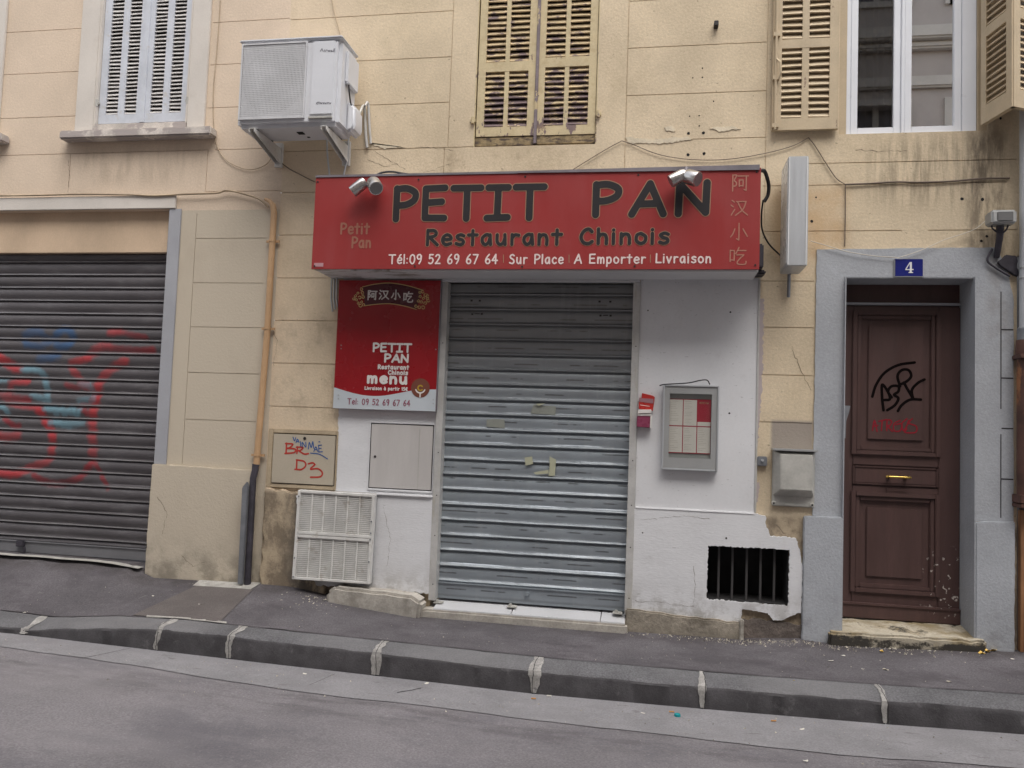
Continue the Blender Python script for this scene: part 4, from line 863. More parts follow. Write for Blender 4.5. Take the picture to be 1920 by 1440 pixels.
# house door with its grey surround
def doorway():
    mb = MB()
    L = [(1.120, .77), (DX0, .77), (DX0, DZ), (DX1, DZ), (DX1, .79), (2.40, .79), (2.40, 2.30), (2.36, 2.50), (2.29, 2.655), (1.124, 2.645)]
    mb.prism(rough_poly(L, .04, .0025, 51, keep=(1, 2, 3)), -.012, 0); sr = obj('doorway_surround', mb, M_gray, rb)
    mb = MB(); mb.prism(rough_poly([(1.053, -.3), (DX0, -.3), (DX0, .772), (1.06, .766)], .04, .003, 53, keep=(1,)), -.046, 0); obj('plinth', mb, M_gray, sr, bevel=.006)
    mb = MB(); mb.prism(rough_poly([(DX1, -.3), (2.392, -.3), (2.398, .80), (DX1, .785)], .04, .003, 55, keep=(3,)), -.046, 0); obj('plinth', mb, M_gray, sr, bevel=.006)
    mb = MB(); mb.box(DX0-.0, DX0+.006, -.04, .24, -.1, DZ); mb.box(DX1-.006, DX1, -.04, .24, -.1, DZ); mb.box(DX0+.006, DX1-.006, -.01, .24, DZ-.006, DZ); obj('reveal', mb, M_gray, sr)
    mb = MB()
    for z in (2.09, 1.76, 1.42, 1.08): mb.box(2.325, 2.398, -.0135, -.0115, z-.004, z+.004)
    mb.box(2.318, 2.324, -.0135, -.0115, 1.55, 2.35); mb.box(2.318, 2.324, -.0135, -.0115, .82, 1.38); obj('joint_line', mb, M_iron, sr)
    # door leaf
    y = .215; x0, x1 = DX0+.008, DX1-.008
    mb = MB(); mb.box(x0, x1, y+.02, y+.045, .05, 2.33)
    def frame(a, b, c, d, wd, yy, dp): mb.box(a, a+wd, yy, yy+dp, c, d); mb.box(b-wd, b, yy, yy+dp, c, d); mb.box(a+wd, b-wd, yy, yy+dp, c, c+wd); mb.box(a+wd, b-wd, yy, yy+dp, d-wd, d)
    px0, px1 = 1.432, 2.005
    mb.box(x0, px0, y, y+.03, .05, 2.275); mb.box(px1, x1, y, y+.03, .05, 2.275)
    for a, b in ((2.235, 2.275), (1.13, 1.215), (.93, .985), (.05, .24)): mb.box(px0, px1, y+.001, y+.03, a, b)
    for c, d in ((1.215, 2.235), (.24, .93)):
        frame(px0-.012, px1+.012, c-.012, d+.012, .034, y-.016, .03); frame(px0+.022, px1-.022, c+.022, d-.022, .03, y-.002, .03);         mb.box(px0+.10, px1-.10, y+.008, y+.03, c+.10, d-.10)
    frame(px0, px1, .99, 1.125, .014, y-.008, .02); mb.box(px0+.014, px1-.014, y-.003, y+.02, 1.004, 1.111)
    mb.box(x0, x1, y-.022, y+.03, .05, .148); mb.box(x0, x1, y-.03, y+.02, .140, .158)
    dr = obj('door', mb, M_door, rb, bevel=.005)
    mb = MB(); mb.box(x0, x1, y-.012, y+.04, 2.288, 2.305); obj('drip_rail', mb, M_jamb, dr, bevel=.003)
    mb = MB(); mb.box(DX0-.05, DX1+.05, .2605, .275, 2.25, DZ+.05); obj('transom_panel', mb, M_door, dr)
    mb = MB(); hx0, hx1, hz = 1.645, 1.815, 1.055
    mb.tube([(hx0, y-.045, hz), (hx0+.012, y-.045, hz), (hx0+.02, y-.045, hz), (hx0+.03, y-.045, hz), (hx1-.03, y-.045, hz), (hx1-.02, y-.045, hz), (hx1-.012, y-.045, hz), (hx1, y-.045, hz)], [.006, .011, .006, .0085, .0085, .006, .011, .006], 10)
    for q in (hx0+.03, hx1-.03): mb.tube([(q, y-.045, hz), (q, y-.008, hz)], [.009, .013], 10)
    obj('handle', mb, M_brass, dr, smooth=True)
    mb = MB(); mb.box(1.663, 1.806, y-.010, y+.0, .942, .972); mb.box(1.675, 1.794, y-.013, y-.008, .950, .963); obj('letter_slot', mb, M_door, dr, bevel=.003)
    for kx, kz in ((1.352, 1.09), (1.334, .935)): mb = MB(); mb.tube([(kx, y-.004, kz), (kx, y+.002, kz)], [.019, .019], 14); obj('lock_hole', mb, M_dark, dr)
    B = lambda pts: [(1480+a/3.13, 440+b2/3.13) for a, b2 in pts]
    mb = MB(); yy = y+.0065
    sg = strokes_px([B([(487, 950), (510, 880), (560, 810), (640, 765), (735, 750)]), B([(553, 1030), (545, 960), (545, 880), (580, 925), (590, 965), (560, 970)]), B([(600, 955), (580, 920), (600, 890), (640, 890), (640, 920), (615, 940), (640, 960), (620, 1000), (575, 1030)]),
        B([(650, 890), (635, 830), (660, 795), (700, 795), (715, 830), (690, 860), (650, 880)]), B([(672, 868), (690, 900), (725, 960)]), B([(725, 960), (720, 910), (755, 870), (793, 850)]), B([(772, 968), (710, 968), (660, 1000), (637, 1035)])], yy)
    ink(mb, sg, .0095, yy, .0035); obj('graffiti', mb, M_spraygrey, dr)
    mb = MB()
    sg = strokes_px([B([(488, 1150), (500, 1090), (515, 1155)]), B([(490, 1125), (520, 1120)]), B([(525, 1095), (550, 1090), (570, 1085)]), B([(545, 1092), (540, 1150)]), B([(572, 1150), (575, 1090), (600, 1095), (590, 1120), (575, 1120), (605, 1155)]), B([(650, 1090), (615, 1110), (615, 1150), (650, 1150), (660, 1110), (625, 1115)]),
        B([(690, 1080), (660, 1110), (670, 1150), (690, 1120), (700, 1090)]), B([(722, 1080), (700, 1105), (745, 1125), (740, 1160), (680, 1160), (690, 1140)])], yy)
    ink(mb, sg, .0048, yy, .0028); obj('graffiti', mb, M_sprayred, dr)
    # strike plate on the left reveal
    mb = MB(); mb.prism([at(a, b2, .02) for a, b2 in ((1577, 760), (1594, 761), (1591, 775), (1586, 790), (1585, 822), (1577, 821))], .01, .022); obj('latch_plate', mb, M_zinc, sr, bevel=.002)
    mb = MB(); o = rough_poly([(1.222, -.2), (2.215, -.2), (2.215, .012), (1.9, .006), (1.5, .0), (1.225, .0)], .05, .006, 57)
    mb.prism(o, -.085, .25)
    mb.v = [(x, yv, z+(yv+.085)*.13) for x, yv, z in mb.v]
    obj('doorstep', mb, M_step, rb, bevel=.014)
doorway()
# hairline cracks and flaking plaster
rc = random.Random(9)
def crack(root, pts, y=-.0012, wd=.0016, m=None):
    p = [at(*q_, 0) for q_ in pts]; fine = []
    for (a, b), (c, d) in zip(p[:-1], p[1:]):
        n_ = max(2, int(math.hypot(c-a, d-b)/.02))
        for k in range(n_): fine.append((a+(c-a)*k/n_+rc.uniform(-.006, .006), b+(d-b)*k/n_+rc.uniform(-.006, .006)))
    fine.append(p[-1]); L, R = [], []
    for k, (x, z) in enumerate(fine): w_ = wd*rc.uniform(.4, 1.3); L.append((x-w_*.7, y, z-w_*.7)); R.append((x+w_*.7, y, z+w_*.7))
    mb = MB(); n_ = len(L); mb.add(L+R, [(k, k+1, n_+k+1, n_+k) for k in range(n_-1)]); obj('crack', mb, m or M_crackline, root, recalc=False)
for pts in ([(700, 282), (730, 300), (760, 318)], [(860, 300), (815, 318), (775, 330)], [(690, 300), (720, 312), (745, 308), (770, 290)], [(1180, 272), (1230, 262), (1290, 258)], [(1484, 650), (1500, 690), (1521, 732)], [(500, 590), (520, 640), (512, 690)], [(1455, 985), (1470, 1000), (1490, 995)], [(1602, 280), (1640, 284), (1700, 283)], [(780, 276), (812, 277), (850, 282)]): crack(rb, pts)
for pts in ([(345, 1040), (368, 1062), (392, 1050)], [(300, 930), (318, 960), (310, 1000)], [(128, 300), (131, 330), (127, 360)]): crack(lb, pts, -.0365 if pts[0][1] > 880 else -.0012)
for pts in ([(1200, 975), (1280, 966), (1330, 972)], [(1300, 1130), (1304, 1100), (1300, 1060)], [(1190, 1125), (1240, 1128), (1300, 1136)], [(722, 950), (735, 1010), (728, 1060)]): crack(rb, pts, -.0355 if pts[0][0] < 800 else -.0312, .0013)
for poly, sd in (([(1172, 257), (1230, 262), (1290, 256), (1300, 262), (1240, 270), (1180, 269)], 81), ([(1245, 238), (1262, 236), (1266, 246), (1250, 247)], 82), ([(1330, 240), (1372, 236), (1390, 242), (1350, 248)], 83), ([(690, 268), (722, 270), (760, 276), (720, 280)], 84)):
    mb = MB(); mb.prism(rough_poly([at(a, b2) for a, b2 in poly], .012, .006, sd), -.005, 0); obj('flaked_plaster', mb, M_flake, rb, bevel=.002)
# pits and bolts left in the plaster
mb = MB(); rnd = random.Random(3)
for px, py, r in ((1291, 250, 5), (1319, 249, 5), (1290, 290, 5), (1320, 288, 5), (1311, 217, 2.6), (1293, 218, 2.4), (1311, 236, 2.6), (1317, 128, 2.6), (1317, 145, 2.6), (1299, 146, 2.4), (1338, 190, 2.4), (1804, 373, 5), (1842, 374, 5), (1522, 415, 5), (1530, 370, 3), (1850, 443, 4), (1840, 452, 4), (1215, 583, 2.4), (1369, 586, 3), (1367, 775, 3), (1206, 600, 0), (1205, 998, 2.5), (1361, 1008, 3), (1876, 222, 4)):
    if not r: continue
    x, z = at(px, py, -.0); yy = -.0012 if not (px < 1422 and py > 500) else (-.0192 if py < 950 else -.0312); n_ = 9
    ring = [(x+math.cos(2*PI*k/n_)*r*.0023*rnd.uniform(.8, 1.15), yy, z+math.sin(2*PI*k/n_)*r*.0023*rnd.uniform(.8, 1.15)) for k in range(n_)]; mb = MB(); mb.add(ring, [list(range(n_))]); obj('drill_hole', mb, M_dark, rb, recalc=False)
mb = MB(); x, z = at(1343, 45, -.04); mb.box(x-.016, x+.016, -.06, 0, z-.018, z+.018); obj('cut_bracket', mb, M_iron, rb, bevel=.003)
mb = MB()
for poly, sd in (([(1425, 560), (1432, 560), (1430, 700), (1424, 800), (1417, 860), (1415, 780)], 61), ([(1416, 900), (1424, 905), (1421, 940), (1414, 950)], 62)): mb.prism(rough_poly([at(a, b2) for a, b2 in poly], .015, .008, sd), -.002, 0)
obj('paint_smear', mb, mat('pinkish old paint', (.47, .40, .40), .8), rb)

# ------------------------------------------------------------------ fascia sign
SY = -.40; SX0, SX1, SZ0, SZ1 = -2.502, .684, 2.421, 3.122
sg_ = thing('shop_sign', 'long red box sign with black and cream lettering above the closed shutter', 'sign', (-.9, SY, SZ0))
mb = MB(); mb.box(SX0, SX1, SY, SY+.012, SZ0, SZ1-.006); pn = obj('sign_panel', mb, M_red, sg_, bevel=.002)
mb = MB(); mb.box(SX0+.004, SX1-.004, SY+.012, -.001, SZ0+.004, SZ0+.016); mb.box(SX0+.3, SX1-.004, SY+.02, -.10, SZ0-.012, SZ0+.004); obj('soffit', mb, M_soffit, sg_, bevel=.002)
mb = MB(); mb.box(SX0+.002, SX1-.002, SY+.012, -.02, SZ1-.02, SZ1-.008); mb.box(SX0, SX0+.012, SY+.012, -.02, SZ0+.016, SZ1-.02); mb.box(SX1-.012, SX1, SY+.012, -.26, SZ0+.016, SZ1-.02); obj('casing', mb, M_captrim, sg_)
mb = MB()
mb.add([(-.98, SY-.010, SZ1-.012), (SX1-.01, SY-.010, SZ1-.024), (SX1-.01, SY-.010, SZ1+.012), (-.98, SY-.010, SZ1+.002), (-.98, SY+.02, SZ1-.012), (SX1-.01, SY+.02, SZ1-.024), (SX1-.01, SY+.02, SZ1+.012), (-.98, SY+.02, SZ1+.002)], [(0,1,2,3),(4,5,6,7),(0,1,5,4),(3,2,6,7),(1,2,6,5),(0,3,7,4)])
mb.box(SX0, -.98, SY-.006, SY+.02, SZ1-.014, SZ1+.002); obj('top_trim', mb, M_captrim, sg_)
mb = MB()
for px, py in ((596, 341), (785, 337), (985, 331), (1197, 328), (1419, 322), (590, 499), (778, 499), (979, 500), (1190, 499), (1416, 497)):
    x, z = at(px, py, SY); mb.tube([(x, SY-.004, z), (x, SY+.002, z)], .007, 8)
obj('screw', mb, M_iron, sg_)
def line_px(txt, a, b, base, top, y, gap=.16, italic=0):
    """text between photograph points: a, b = left/right x; base, top = y of baseline and of capital tops, at mid length"""
    m = (a+b)/2; x0, x1 = at(a, base, y)[0], at(b, base, y)[0]; z0 = at(m, base, y)[1]; z1 = at(m, top, y)[1]
    return text(txt, x0, x1, z0, z1-z0, gap, italic)
ya, yb = SY-.0018, SY-.0032
for txt, a, b, base, top, gap, r in (('PETIT', 736, 1020, 409.5, 351.5, .14, .0245), ('PAN', 1109, 1331, 401.5, 344.5, .26, .0245)):
    s1 = line_px(txt, a, b, base, top, SY, gap); mb = MB(); ink(mb, s1, r+.0058, ya, .0034); o = obj('lettering', mb, M_tan, sg_, recalc=False)
    mb = MB(); ink(mb, s1, r, yb, .0034); obj('lettering_face', mb, M_charcoal, o, recalc=False)
for txt, a, b, base, top in (('Restaurant', 799, 1053, 458.5, 431), ('Chinois', 1087, 1254, 456.5, 429)):
    s1 = line_px(txt, a, b, base, top, SY, .2); mb = MB(); ink(mb, s1, .0118+.0042, ya, .0026); o = obj('lettering', mb, M_tan, sg_, recalc=False)
    mb = MB(); ink(mb, s1, .0118, yb, .0026); obj('lettering_face', mb, M_charcoal, o, recalc=False)
for txt, a, b, base, top in (('Tél:09 52 69 67 64', 729, 933, 494.2, 477.5), ('Sur Place', 955, 1056, 494.2, 477.5), ('A Emporter', 1077, 1210, 493.6, 477), ('Livraison', 1229, 1333, 492.6, 476)):
    mb = MB(); ink(mb, line_px(txt, a, b, base, top, SY, .2), .0056, ya, .0018); obj('lettering', mb, M_cream, sg_, recalc=False)
mb = MB()
for px in (944, 1067, 1219.5):
    x0, z0 = at(px, 492, SY); x1, z1 = at(px, 478, SY); ink(mb, [(x0, z0, x1, z1)], .0026, ya, .0012)
obj('divider_line', mb, M_tan, sg_, recalc=False)
mb = MB()
for txt, a, b, base, top in (('Petit', 638, 692, 438, 419), ('Pan', 659, 695, 464, 445)): ink(mb, line_px(txt, a, b, base, top, SY, .17), .0074, ya, .002)
obj('lettering', mb, M_tan2, sg_, recalc=False)
mb = MB()
for c, x0, x1, y0, y1 in (('阿', 1371, 1404, 326, 359), ('汉', 1369, 1403, 373, 405), ('小', 1368, 1403, 417, 452), ('吃', 1367, 1401, 463, 497)):
    p, q = at(x0, y1, SY), at(x1, y0, SY); ink(mb, han(c, p[0], q[0], p[1], q[1]), .0042, ya, .0018)
obj('lettering', mb, mat('faded pink tan print', (.40, .17, .12), .45, var=.05), sg_, recalc=False)
mb = MB(); p, q = at(589, 500, SY), at(606.5, 493, SY); mb.box(p[0], q[0], SY-.002, SY, p[1], q[1]); obj('maker_sticker', mb, mat('faded pink sticker', (.46, .25, .27), .5), sg_)
# twin spotlights on the top edge of the sign
def spotlight(label, heads, stem):
    t = thing('spotlight', label, 'lamp', stem[0], 'twin metal spotlights on the sign')
    mb = MB(); mb.tube(stem, .011, 8); obj('arm', mb, M_captrim, t, smooth=True)
    for c, d, L, r in heads:
        c, d = Vector(c), Vector(d).normalized(); mb = MB(); P = lambda k: tuple(c+d*L*k)
        mb.tube([P(-.5), P(-.49), P(-.3), P(.45), P(.5)], [r*.55, r*.80, r*.98, r, r*.98], 20); h_ = obj('head', mb, M_chrome, t, smooth=True)
        mb = MB(); mb.tube([P(.5), P(.503)], [r*.86, r*.86], 18); obj('lens', mb, M_lens, h_)
    return t
y = SY-.085
p1, p2 = at3(673, 350, y), at3(702, 347, y-.01)
spotlight('metal twin spotlight at the left end of the red sign, over the faded tan name', [(p1, (-.70, -.1, -.62), .125, .043), (p2, (.42, -.55, -.55), .115, .052)], [(p2[0]+.01, SY-.002, p2[2]-.0), (p2[0]+.005, SY-.05, p2[2]+.01), p2, ((p1[0]+p2[0])/2, y-.01, (p1[2]+p2[2])/2+.005), p1])
q1, q2 = at3(1271, 333, y), at3(1297, 333, y-.01)
spotlight('metal twin spotlight hanging over the last black letter of the red sign', [(q1, (-.80, -.1, -.45), .115, .043), (q2, (.75, -.45, -.40), .105, .052)], [(q2[0]-.035, SY-.001, SZ1-.02), (q2[0]-.035, SY-.05, SZ1-.015), ((q1[0]+q2[0])/2, y-.01, q2[2]+.015), q2])

# ------------------------------------------------------------------ menu board
MY = -.062
ms_ = thing('menu_board', 'upright red restaurant menu board with white wave bottom left of the shutter', 'sign', (-2.0, MY, 1.4))
mx0, mx1, mz0, mz1 = -2.420, -1.604, 1.407, 2.404
mb = MB(); mb.box(mx0, mx1, MY, MY+.03, mz0, mz1); obj('board', mb, M_red2, ms_, bevel=.002)
mb = MB(); mb.box(mx1, mx1+.006, MY-.001, MY+.03, mz0, mz1); obj('edge', mb, M_captrim, ms_)
U = lambda *p: [at(600+a/4.8, 500+b/4.8, MY) for a, b in p]
wave = U((132, 1087), (210, 1112), (300, 1138), (390, 1156), (480, 1164), (580, 1160), (700, 1140), (830, 1115), (940, 1106), (1042, 1105))
wave = catmull(wave, 6); wave[0] = (mx0+.001, wave[0][1]); wave[-1] = (mx1-.001, wave[-1][1])
mb = MB(); mb.prism(wave+[(mx1-.001, mz0+.001), (mx0+.001, mz0+.001)], MY-.0015, MY-.0002); obj('wave_print', mb, M_blueish, ms_)
y1, y2, y3 = MY-.003, MY-.0042, MY-.0054
top = catmull(U((385, 183), (500, 158), (630, 148), (780, 170), (925, 212)), 6); bot = catmull(U((868, 385), (760, 355), (640, 335), (520, 338), (405, 352)), 6)
mb = MB(); mb.prism(top+bot, y1, MY-.0018); obj('banner_print', mb, M_maroon, ms_)
mb = MB()
sgm = [(*top[i], *top[i+1]) for i in range(len(top)-1)]+[(*bot[i], *bot[i+1]) for i in range(len(bot)-1)]; ink(mb, sgm, .0030, y2, .0014)
cur = []
rnd = random.Random(12)
for cx, cy, pts in ((350, 285, [(375, 205), (385, 235), (345, 240), (320, 265), (360, 280), (390, 275), (330, 300), (305, 290), (375, 320), (345, 330), (395, 345), (365, 350)]), (915, 305, [(900, 232), (925, 225), (950, 255), (905, 270), (935, 285), (970, 265), (975, 305), (885, 310), (915, 320), (950, 330), (865, 355), (895, 365), (930, 370), (970, 285)])):
    for px, py in pts:
        r0 = rnd.uniform(11, 17); a0 = rnd.uniform(0, 6); p = U(*[(px+math.cos(a0+t)*r0*(1-t*.07), py+math.sin(a0+t)*r0*(1-t*.07)) for t in np.linspace(0, 5.2, 9)]); cur += [(*p[i], *p[i+1]) for i in range(8)]
ink(mb, cur, .0033, y3, .0015); obj('gold_ornament', mb, M_gold, ms_, recalc=False)
mb = MB()
for c, a, b, tp_, bt in (('阿', 427, 517, 213, 300), ('汉', 530, 625, 208, 296), ('小', 640, 728, 208, 300), ('吃', 750, 842, 225, 322)):
    p, q = U((a, bt))[0], U((b, tp_))[0]; ink(mb, han(c, p[0], q[0], p[1], q[1]), .0048, y2, .0016)
obj('lettering', mb, M_whiteprint, ms_, recalc=False)
def mline(txt, a, b, base, top, r, m, gap=.16, cell=.0016):
    mb = MB(); ink(mb, line_px(txt, 600+a/4.8, 600+b/4.8, 500+base/4.8, 500+top/4.8, MY, gap), r, y1, cell); obj('lettering', mb, m, ms_, recalc=False)
mline('PETIT', 475, 822, 765, 694, .0078, M_whiteprint, .12); mline('PAN', 578, 797, 858, 791, .0080, M_whiteprint, .14)
mline('Restaurant', 522, 800, 922, 887, .0045, M_whiteprint, .2); mline('Chinois', 614, 790, 971, 936, .0045, M_whiteprint, .2)
mline('menu', 428, 782, 1047, 964, .0108, M_whiteprint, .22); mline('Livraison à partir 15€', 403, 788, 1111, 1083, .0029, M_whiteprint, .2, .0012)
mline('Tel: 09 52 69 67 64', 248, 812, 1245, 1195, .0036, M_mauve, .22)
ctr = U((905, 1092))[0]; rr = 84/4.8/1500*6.2
mb = MB(); ring = lambda r, y_, c=ctr: [(c[0]+math.cos(2*PI*k/40)*r, c[1]+math.sin(2*PI*k/40)*r) for k in range(40)]
mb.prism(ring(rr, 0), y2, y1); sl = obj('seal_print', mb, M_brownseal, ms_)
mb = MB(); arc = lambda r, a0, a1, c=ctr: [(c[0]+math.cos(a)*r, c[1]+math.sin(a)*r) for a in np.linspace(a0, a1, 14)]
p = arc(rr*.52, PI*1.12, PI*1.88); s_ = [(*p[i], *p[i+1]) for i in range(13)]+[(ctr[0], ctr[1]-rr*.5, ctr[0], ctr[1]-rr*.95)]; ink(mb, s_, rr*.07, y3, .0016); obj('seal_ring', mb, M_whiteprint, sl, recalc=False)
mb = MB(); p = arc(rr*.26, PI*.22, PI*1.78); ink(mb, [(*p[i], *p[i+1]) for i in range(13)], rr*.075, y3, .0014); obj('seal_letter', mb, plain('seal gold', (.42, .27, .03), .35), sl, recalc=False)
mb = MB()
for px, py in ((192, 708), (192, 738), (167, 1155), (167, 1187), (1020, 1197), (1020, 1232), (1043, 745)): x, z = U((px, py))[0]; mb.tube([(x, MY-.005, z), (x, MY, z)], .0045, 8)
obj('screw', mb, M_alu2, ms_)

# ------------------------------------------------------------------ air conditioner and its brackets
ax0, ax1, az0, az1, ay0, ay1 = -3.142, -2.330, 3.487, 4.158, -.45, -.12
ac = thing('air_conditioner', 'white outdoor air conditioning unit on wall brackets above the red sign', 'air conditioner', (-2.73, -.28, az0))
mb = MB(); mb.box(ax0, ax1, ay0, ay1, az0, az1-.012); obj('casing', mb, M_plastic, ac, bevel=.03, seg=4, smooth=True)
mb = MB(); mb.box(ax0-.006, ax1+.006, ay0-.008, ay1, az1-.016, az1+.004); obj('top_cover', mb, M_plastic, ac, bevel=.008)
gx0, gx1, gz0, gz1 = ax0+.035, -2.605, az0+.065, az1-.045
mb = MB(); mb.box(gx0, gx1, ay0-.003, ay0-.0005, gz0, gz1); obj('fan_panel', mb, M_acgrid, ac)
mb = MB(); fc = ((gx0+gx1)/2, (gz0+gz1)/2); fr_ = min(gx1-gx0, gz1-gz0)*.5-.005; mb.prism([(fc[0]+math.cos(2*PI*k/40)*fr_, fc[1]+math.sin(2*PI*k/40)*fr_) for k in range(40)], ay0-.006, ay0-.0035); obj('fan_cavity', mb, M_acdark, ac)
mb = MB(); n_ = 44
for k in range(n_+1):
    x = gx0+.01+(gx1-gx0-.02)*k/n_; mb.box(x-.0032, x+.0032, ay0-.013, ay0-.010, gz0, gz1)
for k in range(40):
    z = gz0+.008+(gz1-gz0-.016)*k/39; mb.box(gx0, gx1, ay0-.0125, ay0-.0095, z-.0034, z+.0034)
mb.box(gx0-.012, gx0, ay0-.018, ay0, gz0-.012, gz1+.012); mb.box(gx1, gx1+.012, ay0-.018, ay0, gz0-.012, gz1+.012); mb.box(gx0, gx1, ay0-.018, ay0, gz1, gz1+.012); mb.box(gx0, gx1, ay0-.018, ay0, gz0-.012, gz0)
obj('fan_grille', mb, M_acgrid, ac)
mb = MB(); mb.box(-2.555, -2.375, ay0-.010, ay0+.01, az0+.075, az1-.035); obj('front_cover', mb, M_plastic, ac, bevel=.007)
mb = MB(); mb.box(-2.56, -2.375, ay0-.016, ay0, az0+.045, az0+.062); obj('grip_slot', mb, M_metbox, ac, bevel=.003)
F = lambda *p: [at(420+a/5.54, 60+b/5.54, ay0-.011) for a, b in p]
mb = MB(); s1 = []
for st in (((1000, 200), (1018, 172), (1030, 200)), ((1040, 205), (1046, 185)), ((1055, 203), (1060, 188), (1070, 186)), ((1078, 188), (1084, 203), (1092, 190), (1098, 203), (1104, 188)), ((1110, 196), (1122, 188), (1112, 204), (1128, 200)), ((1134, 202), (1144, 172)), ((1144, 202), (1154, 172))):
    p = F(*st); s1 += [(*p[i], *p[i+1]) for i in range(len(p)-1)]
for st in (((985, 728), (970, 730), (960, 742), (972, 748)), ((985, 745), (990, 728)), ((998, 745), (1002, 732), (1014, 745), (1020, 732)), ((1030, 732), (1036, 745), (1044, 732)), ((1052, 740), (1062, 734), (1054, 746)), ((1070, 746), (1074, 734), (1084, 734)), ((1092, 730), (1092, 746)), ((1104, 740), (1112, 734), (1104, 746))):
    p = F(*st); s1 += [(*p[i], *p[i+1]) for i in range(len(p)-1)]
ink(mb, s1, .0026, ay0-.0115, .0013); obj('maker_lettering', mb, plain('grey print', (.16, .16, .18), .5), ac, recalc=False)
mb = MB(); mb.box(ax1-.004, ax1+.022, ay0+.09, ay1-.02, az0+.36, az1-.07); mb.box(ax1, ax1+.03, ay0+.09, ay1-.06, az0+.345, az0+.362); obj('electrical_cover', mb, M_plastic, ac, bevel=.008)
mb = MB(); mb.prism([(ax1-.004, az0+.005), (ax1+.055, az0+.01), (ax1+.07, az0+.06), (ax1+.065, az0+.20), (ax1-.004, az0+.26)], ay0+.15, ay1-.005); obj('valve_cover', mb, M_plastic, ac, bevel=.02, seg=3, smooth=True)
mb = MB(); mb.tube(catmull([(ax1+.025, ay0+.11, az0+.345), (ax1+.03, ay0+.12, az0+.28), (ax1+.03, ay0+.17, az0+.21), (ax1+.05, ay0+.24, az0+.17)], 6), .006); obj('power_cable', mb, M_black, ac, smooth=True)
mb = MB(); mb.box(-2.71, -2.66, -.33, -.28, az0-.003, az0+.001); mb.box(-2.67, -2.65, -.23, -.21, az0-.003, az0+.001); obj('drain_hole', mb, M_dark, ac)
for bx_, lab in ((-3.0, 'white steel wall bracket under the left side of the air conditioner'), (-2.43, 'white steel wall bracket under the right side of the air conditioner')):
    t = thing('wall_bracket', lab, 'bracket', (bx_, -.2, 3.4), 'brackets under the air conditioner')
    mb = MB(); prof = [(-.47, 3.474), (-.47, 3.446), (-.44, 3.438), (-.03, 3.345), (-.03, 3.474)]
    for xx in (bx_-.022, bx_+.018):
        vs = [(xx, a, b2) for a, b2 in prof]+[(xx+.004, a, b2) for a, b2 in prof]; k = len(prof); mb.add(vs, [list(range(k)), list(range(2*k-1, k-1, -1))]+[(i, (i+1) % k, k+(i+1) % k, k+i) for i in range(k)])
    mb.box(bx_-.018, bx_+.018, -.47, -.03, 3.470, 3.474); obj('arm', mb, M_steelwhite, t)
    mb = MB(); mb.box(bx_-.03, bx_+.03, -.03, -.0005, 3.325, 3.52); obj('wall_plate', mb, M_steelwhite, t, bevel=.002)
    mb = MB(); mb.tube([(bx_, -.40, 3.472), (bx_, -.40, 3.494)], .016, 10); mb.tube([(bx_, -.16, 3.472), (bx_, -.16, 3.494)], .016, 10); obj('rubber_foot', mb, M_black, t)
def cable(label, pts, r, m, y=-.012, smooth=6, group=None, name='cable', cat='cable'):
    p = [(at3(*q, y) if len(q) == 2 else at3(*q)) for q in pts]; mb = MB(); mb.tube(catmull(p, smooth) if len(p) > 2 else p, r, 6)
    return tag(obj(name, mb, m, smooth=True), label, cat, group)
hp = [(ax1+.02, -.16, az0+.12), (ax1+.03, -.08, az0+.26), (ax1+.035, -.03, az0+.30), (ax1+.055, -.025, az0+.10), (ax1+.07, -.02, az0-.02)]
mb = MB(); mb.tube(catmull(hp, 6), .012); mb.tube(catmull([(a+.03, b+.0, c+.03) for a, b, c in hp[1:]], 6), .010); tag(obj('refrigerant_pipe', mb, M_rail, smooth=True), 'pale pipe pair bending down behind the air conditioner', 'pipe')
cable('upright pale hose from air conditioner to sign, left of the leaning one', [(613, 255), (614, 290), (618, 330)], .007, M_pipewhite, -.04, group='hoses under the air conditioner', name='hose', cat='hose')
cable('leaning pale hose from air conditioner to sign, beside the right bracket', [(654, 255), (651, 295), (644, 330)], .007, M_pipewhite, -.04, group='hoses under the air conditioner', name='hose', cat='hose')

# ------------------------------------------------------------------ things on the wall
def panel_door(name, label, cat, fr, door, mf, md, yf, yd, yg=-.004):
    t = thing(name, label, cat, ((fr[0]+fr[1])/2, 0, fr[2]))
    mb = MB(); a, b, c, d = fr; e, f, g, h = door; q = .006
    for x0, x1, z0, z1 in ((a, e-q, c, d), (f+q, b, c, d), (e-q, f+q, c, g-q), (e-q, f+q, h+q, d)):
        if x1-x0 > .002 and z1-z0 > .002: mb.box(x0, x1, yf, -.0005, z0, z1)
    obj('frame', mb, mf, t, bevel=.004)
    mb = MB(); mb.box(e-q, f+q, yg, -.0005, g-q, h+q); obj('shadow_gap', mb, M_dark, t)
    mb = MB(); mb.box(e, f, yd, yg-.0005, g, h); return t, obj('door', mb, md, t, bevel=.003)
gbx, gd = panel_door('meter_cabinet', 'beige meter cabinet with red and blue marker scribbles left of the white wall', 'meter box', (-2.962, -2.385, .775, 1.232), (-2.916, -2.405, .812, 1.194), M_boxframe, M_beigebox, -.018, -.024)
G = lambda *p: [(460+a/3.6, 760+b/3.6) for a, b in p]
yy = -.0255
